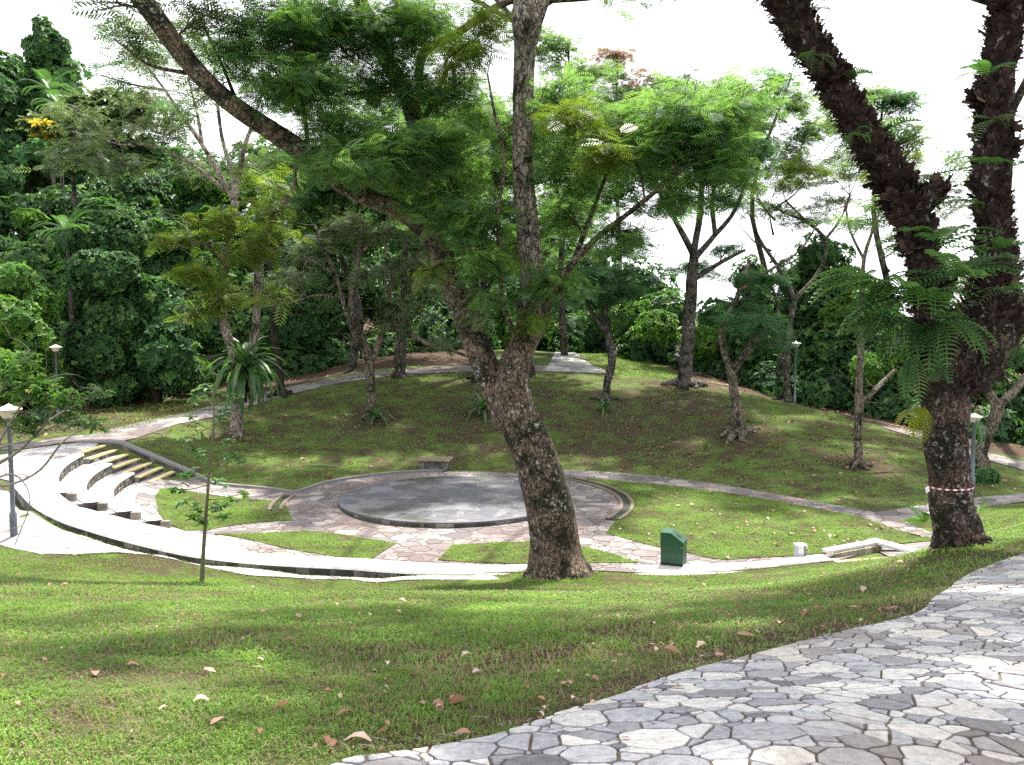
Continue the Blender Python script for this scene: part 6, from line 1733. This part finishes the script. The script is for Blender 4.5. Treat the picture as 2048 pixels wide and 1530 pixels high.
spots = [(190, 1362, .13, "curled pinkish leaf pair lying in the lower left grass"), (690, 1442, .11, "large curled brown leaf at the bottom centre of the grass"), (1345, 1312, .16, "big twisted pale brown leaf lying near the edge of the stone path"), (435, 1455, .1, "pale curled leaf low in the left grass near the bottom edge"),
         (925, 1368, .085, "tan leaf in the grass right of the bottom centre"), (1037, 1302, .085, "reddish leaf below the big trunk in open grass"), (845, 1418, .07, "small pinkish leaf standing upright in the lower grass"), (1617, 1340, .07, "dark red brown leaf lying on the flagstones"), (1290, 1390, .07, "orange brown leaf on the very edge of the stone path"), (1355, 1388, .09, "pale tan leaf lying flat on the first stones of the path"),
         (268, 1340, .1, "rusty leaf near the left side of the grass"), (10, 1362, .09, "brown leaf at the left edge of the picture"), (88, 1328, .06, "small dark leaf near the left edge"), (597, 1240, .13, "thin pale curl of bark like leaf in the mid grass"), (657, 1393, .06, "small tan leaf left of the big curled one"), (1080, 1448, .06, "tan leaf at the meeting of grass and path"), (1185, 1420, .07, "brown leaf touching the path edge"), (725, 1408, .05, "little beige leaf beside the upright pinkish one"), (520, 1476, .06, "pale leaf scrap at the bottom of the grass"), (1320, 1182, .13, "pale leaf on the bank right of the big trunk"), (1383, 1218, .09, "dark leaf on the bank near the path")]
first = [True] * 5
for i, (px, py, s_, lab) in enumerate(spots):
    k = [2, 1, 2, 3, 1, 0, 3, 0, 1, 3][i % 10]
    put_leaf(LV[k], G(px, py) + (0, 0, .022 + s_ * .08), s_ * .72, first[k], lab, None); first[k] = False
cnt = 0
grp_defs = [((-3.2, 3.6, 3.4, 9), 210, .046, "small dry leaf scattered on the near grass bank", "dry leaves on the near grass bank"),
            ((-9, 9, 9, 17), 80, .085, "dry leaf on the middle of the near grass bank", "dry leaves on the middle of the grass bank")]
for (x0, x1, y0, y1), n, sz, lab, grp in grp_defs:
    for i in range(n):
        x, y = rng.uniform(x0, x1), rng.uniform(y0, y1)
        if i % 3 == 0: q = near_edge[int(rng.integers(6, len(near_edge) - 4))]; x, y = q[0] - abs(rng.normal(0, .5)), q[1] + abs(rng.normal(0, .45))
        onp = bool(inpoly(np.array([x]), np.array([y]), near_poly)[0])
        if onp and rng.random() > .08: continue
        k = int(rng.integers(5)); p = onG((x, y), .034)
        put_leaf(LV[k], p, sz * float(np.clip(rng.lognormal(-.1, .45), .45, 1.5)), first[k], lab, grp); first[k] = False
for W2, n in ((lawns[3], 90),):
    P = np.array(W2); c = 0
    while c < n:
        x, y = rng.uniform(P[:, 0].min(), P[:, 0].max()), rng.uniform(P[:, 1].min(), P[:, 1].max())
        if not inpoly(np.array([x]), np.array([y]), W2)[0]: continue
        if rng.random() > .25 + .75 * math.exp(-((x - 7.5) ** 2 + (y - 22) ** 2) / 8): continue
        k = int(rng.integers(5)); put_leaf(LV[k], onG((x, y), .08), .13 * rng.uniform(.6, 1.4), first[k], "dry leaf scattered on the right hand lawn of the arena", "dry leaves on the right lawn"); first[k] = False
        c += 1
# far litter on the slopes: beyond counting
A = Acc()
n = 1500
P = np.array(hill); x = rng.uniform(P[:, 0].min(), P[:, 0].max(), n * 3); y = rng.uniform(P[:, 1].min(), P[:, 1].max(), n * 3)
k = inpoly(x, y, hill) & (rng.random(n * 3) < .22 + .6 * np.exp(-((x - 9) ** 2 / 30 + (y - 33) ** 2 / 25)))
x2 = rng.uniform(-45, 30, 9000); y2 = rng.uniform(33, 66, 9000); k2 = (inpoly(x2, y2, earth_left) | inpoly(x2, y2, earth_right))
x = np.concatenate([x[k], x2[k2]]); y = np.concatenate([y[k], y2[k2]]); n = len(x)
a_ = rng.uniform(0, 6.28, n); d = np.stack([np.cos(a_), np.sin(a_), rng.normal(0, .25, n)], 1)
A.inst(TF_LEAF[0], TF_LEAF[1], frames(d), np.stack([x, y, zT(x, y) + .05], 1), .17 * rng.uniform(.5, 1.3, n), rng.uniform(0, .8, n) * (rng.random(n) < .8) + .0)
tag(A.build("leaf_litter", [M['dry_leaf']]), "scattered brown leaf litter over the far slopes and the wood floor", "leaf litter", kind='stuff')
# small twigs and grit on the near path edge
A = Acc()
for i in range(120):
    q = near_edge[rng.integers(5, len(near_edge) - 3)]
    x, y = q[0] + rng.normal(0, .12), q[1] + rng.normal(0, .12)
    a_ = rng.uniform(0, 6.28); l = rng.uniform(.02, .09)
    p0 = onG((x, y), .035); p1 = onG((x + math.cos(a_) * l, y + math.sin(a_) * l), .035)
    A.tube(np.array([p0, (p0 + p1) / 2 + (0, 0, .004), p1]), [.0016, .0018, .001], 4)
tag(A.build("twig_litter", [M['twig']]), "fine fallen twigs along the edge of the near stone path", "twigs", kind='stuff')
print("objects", len(bpy.data.objects), "polys", sum(len(o.data.polygons) for o in bpy.data.objects if o.type == 'MESH'))
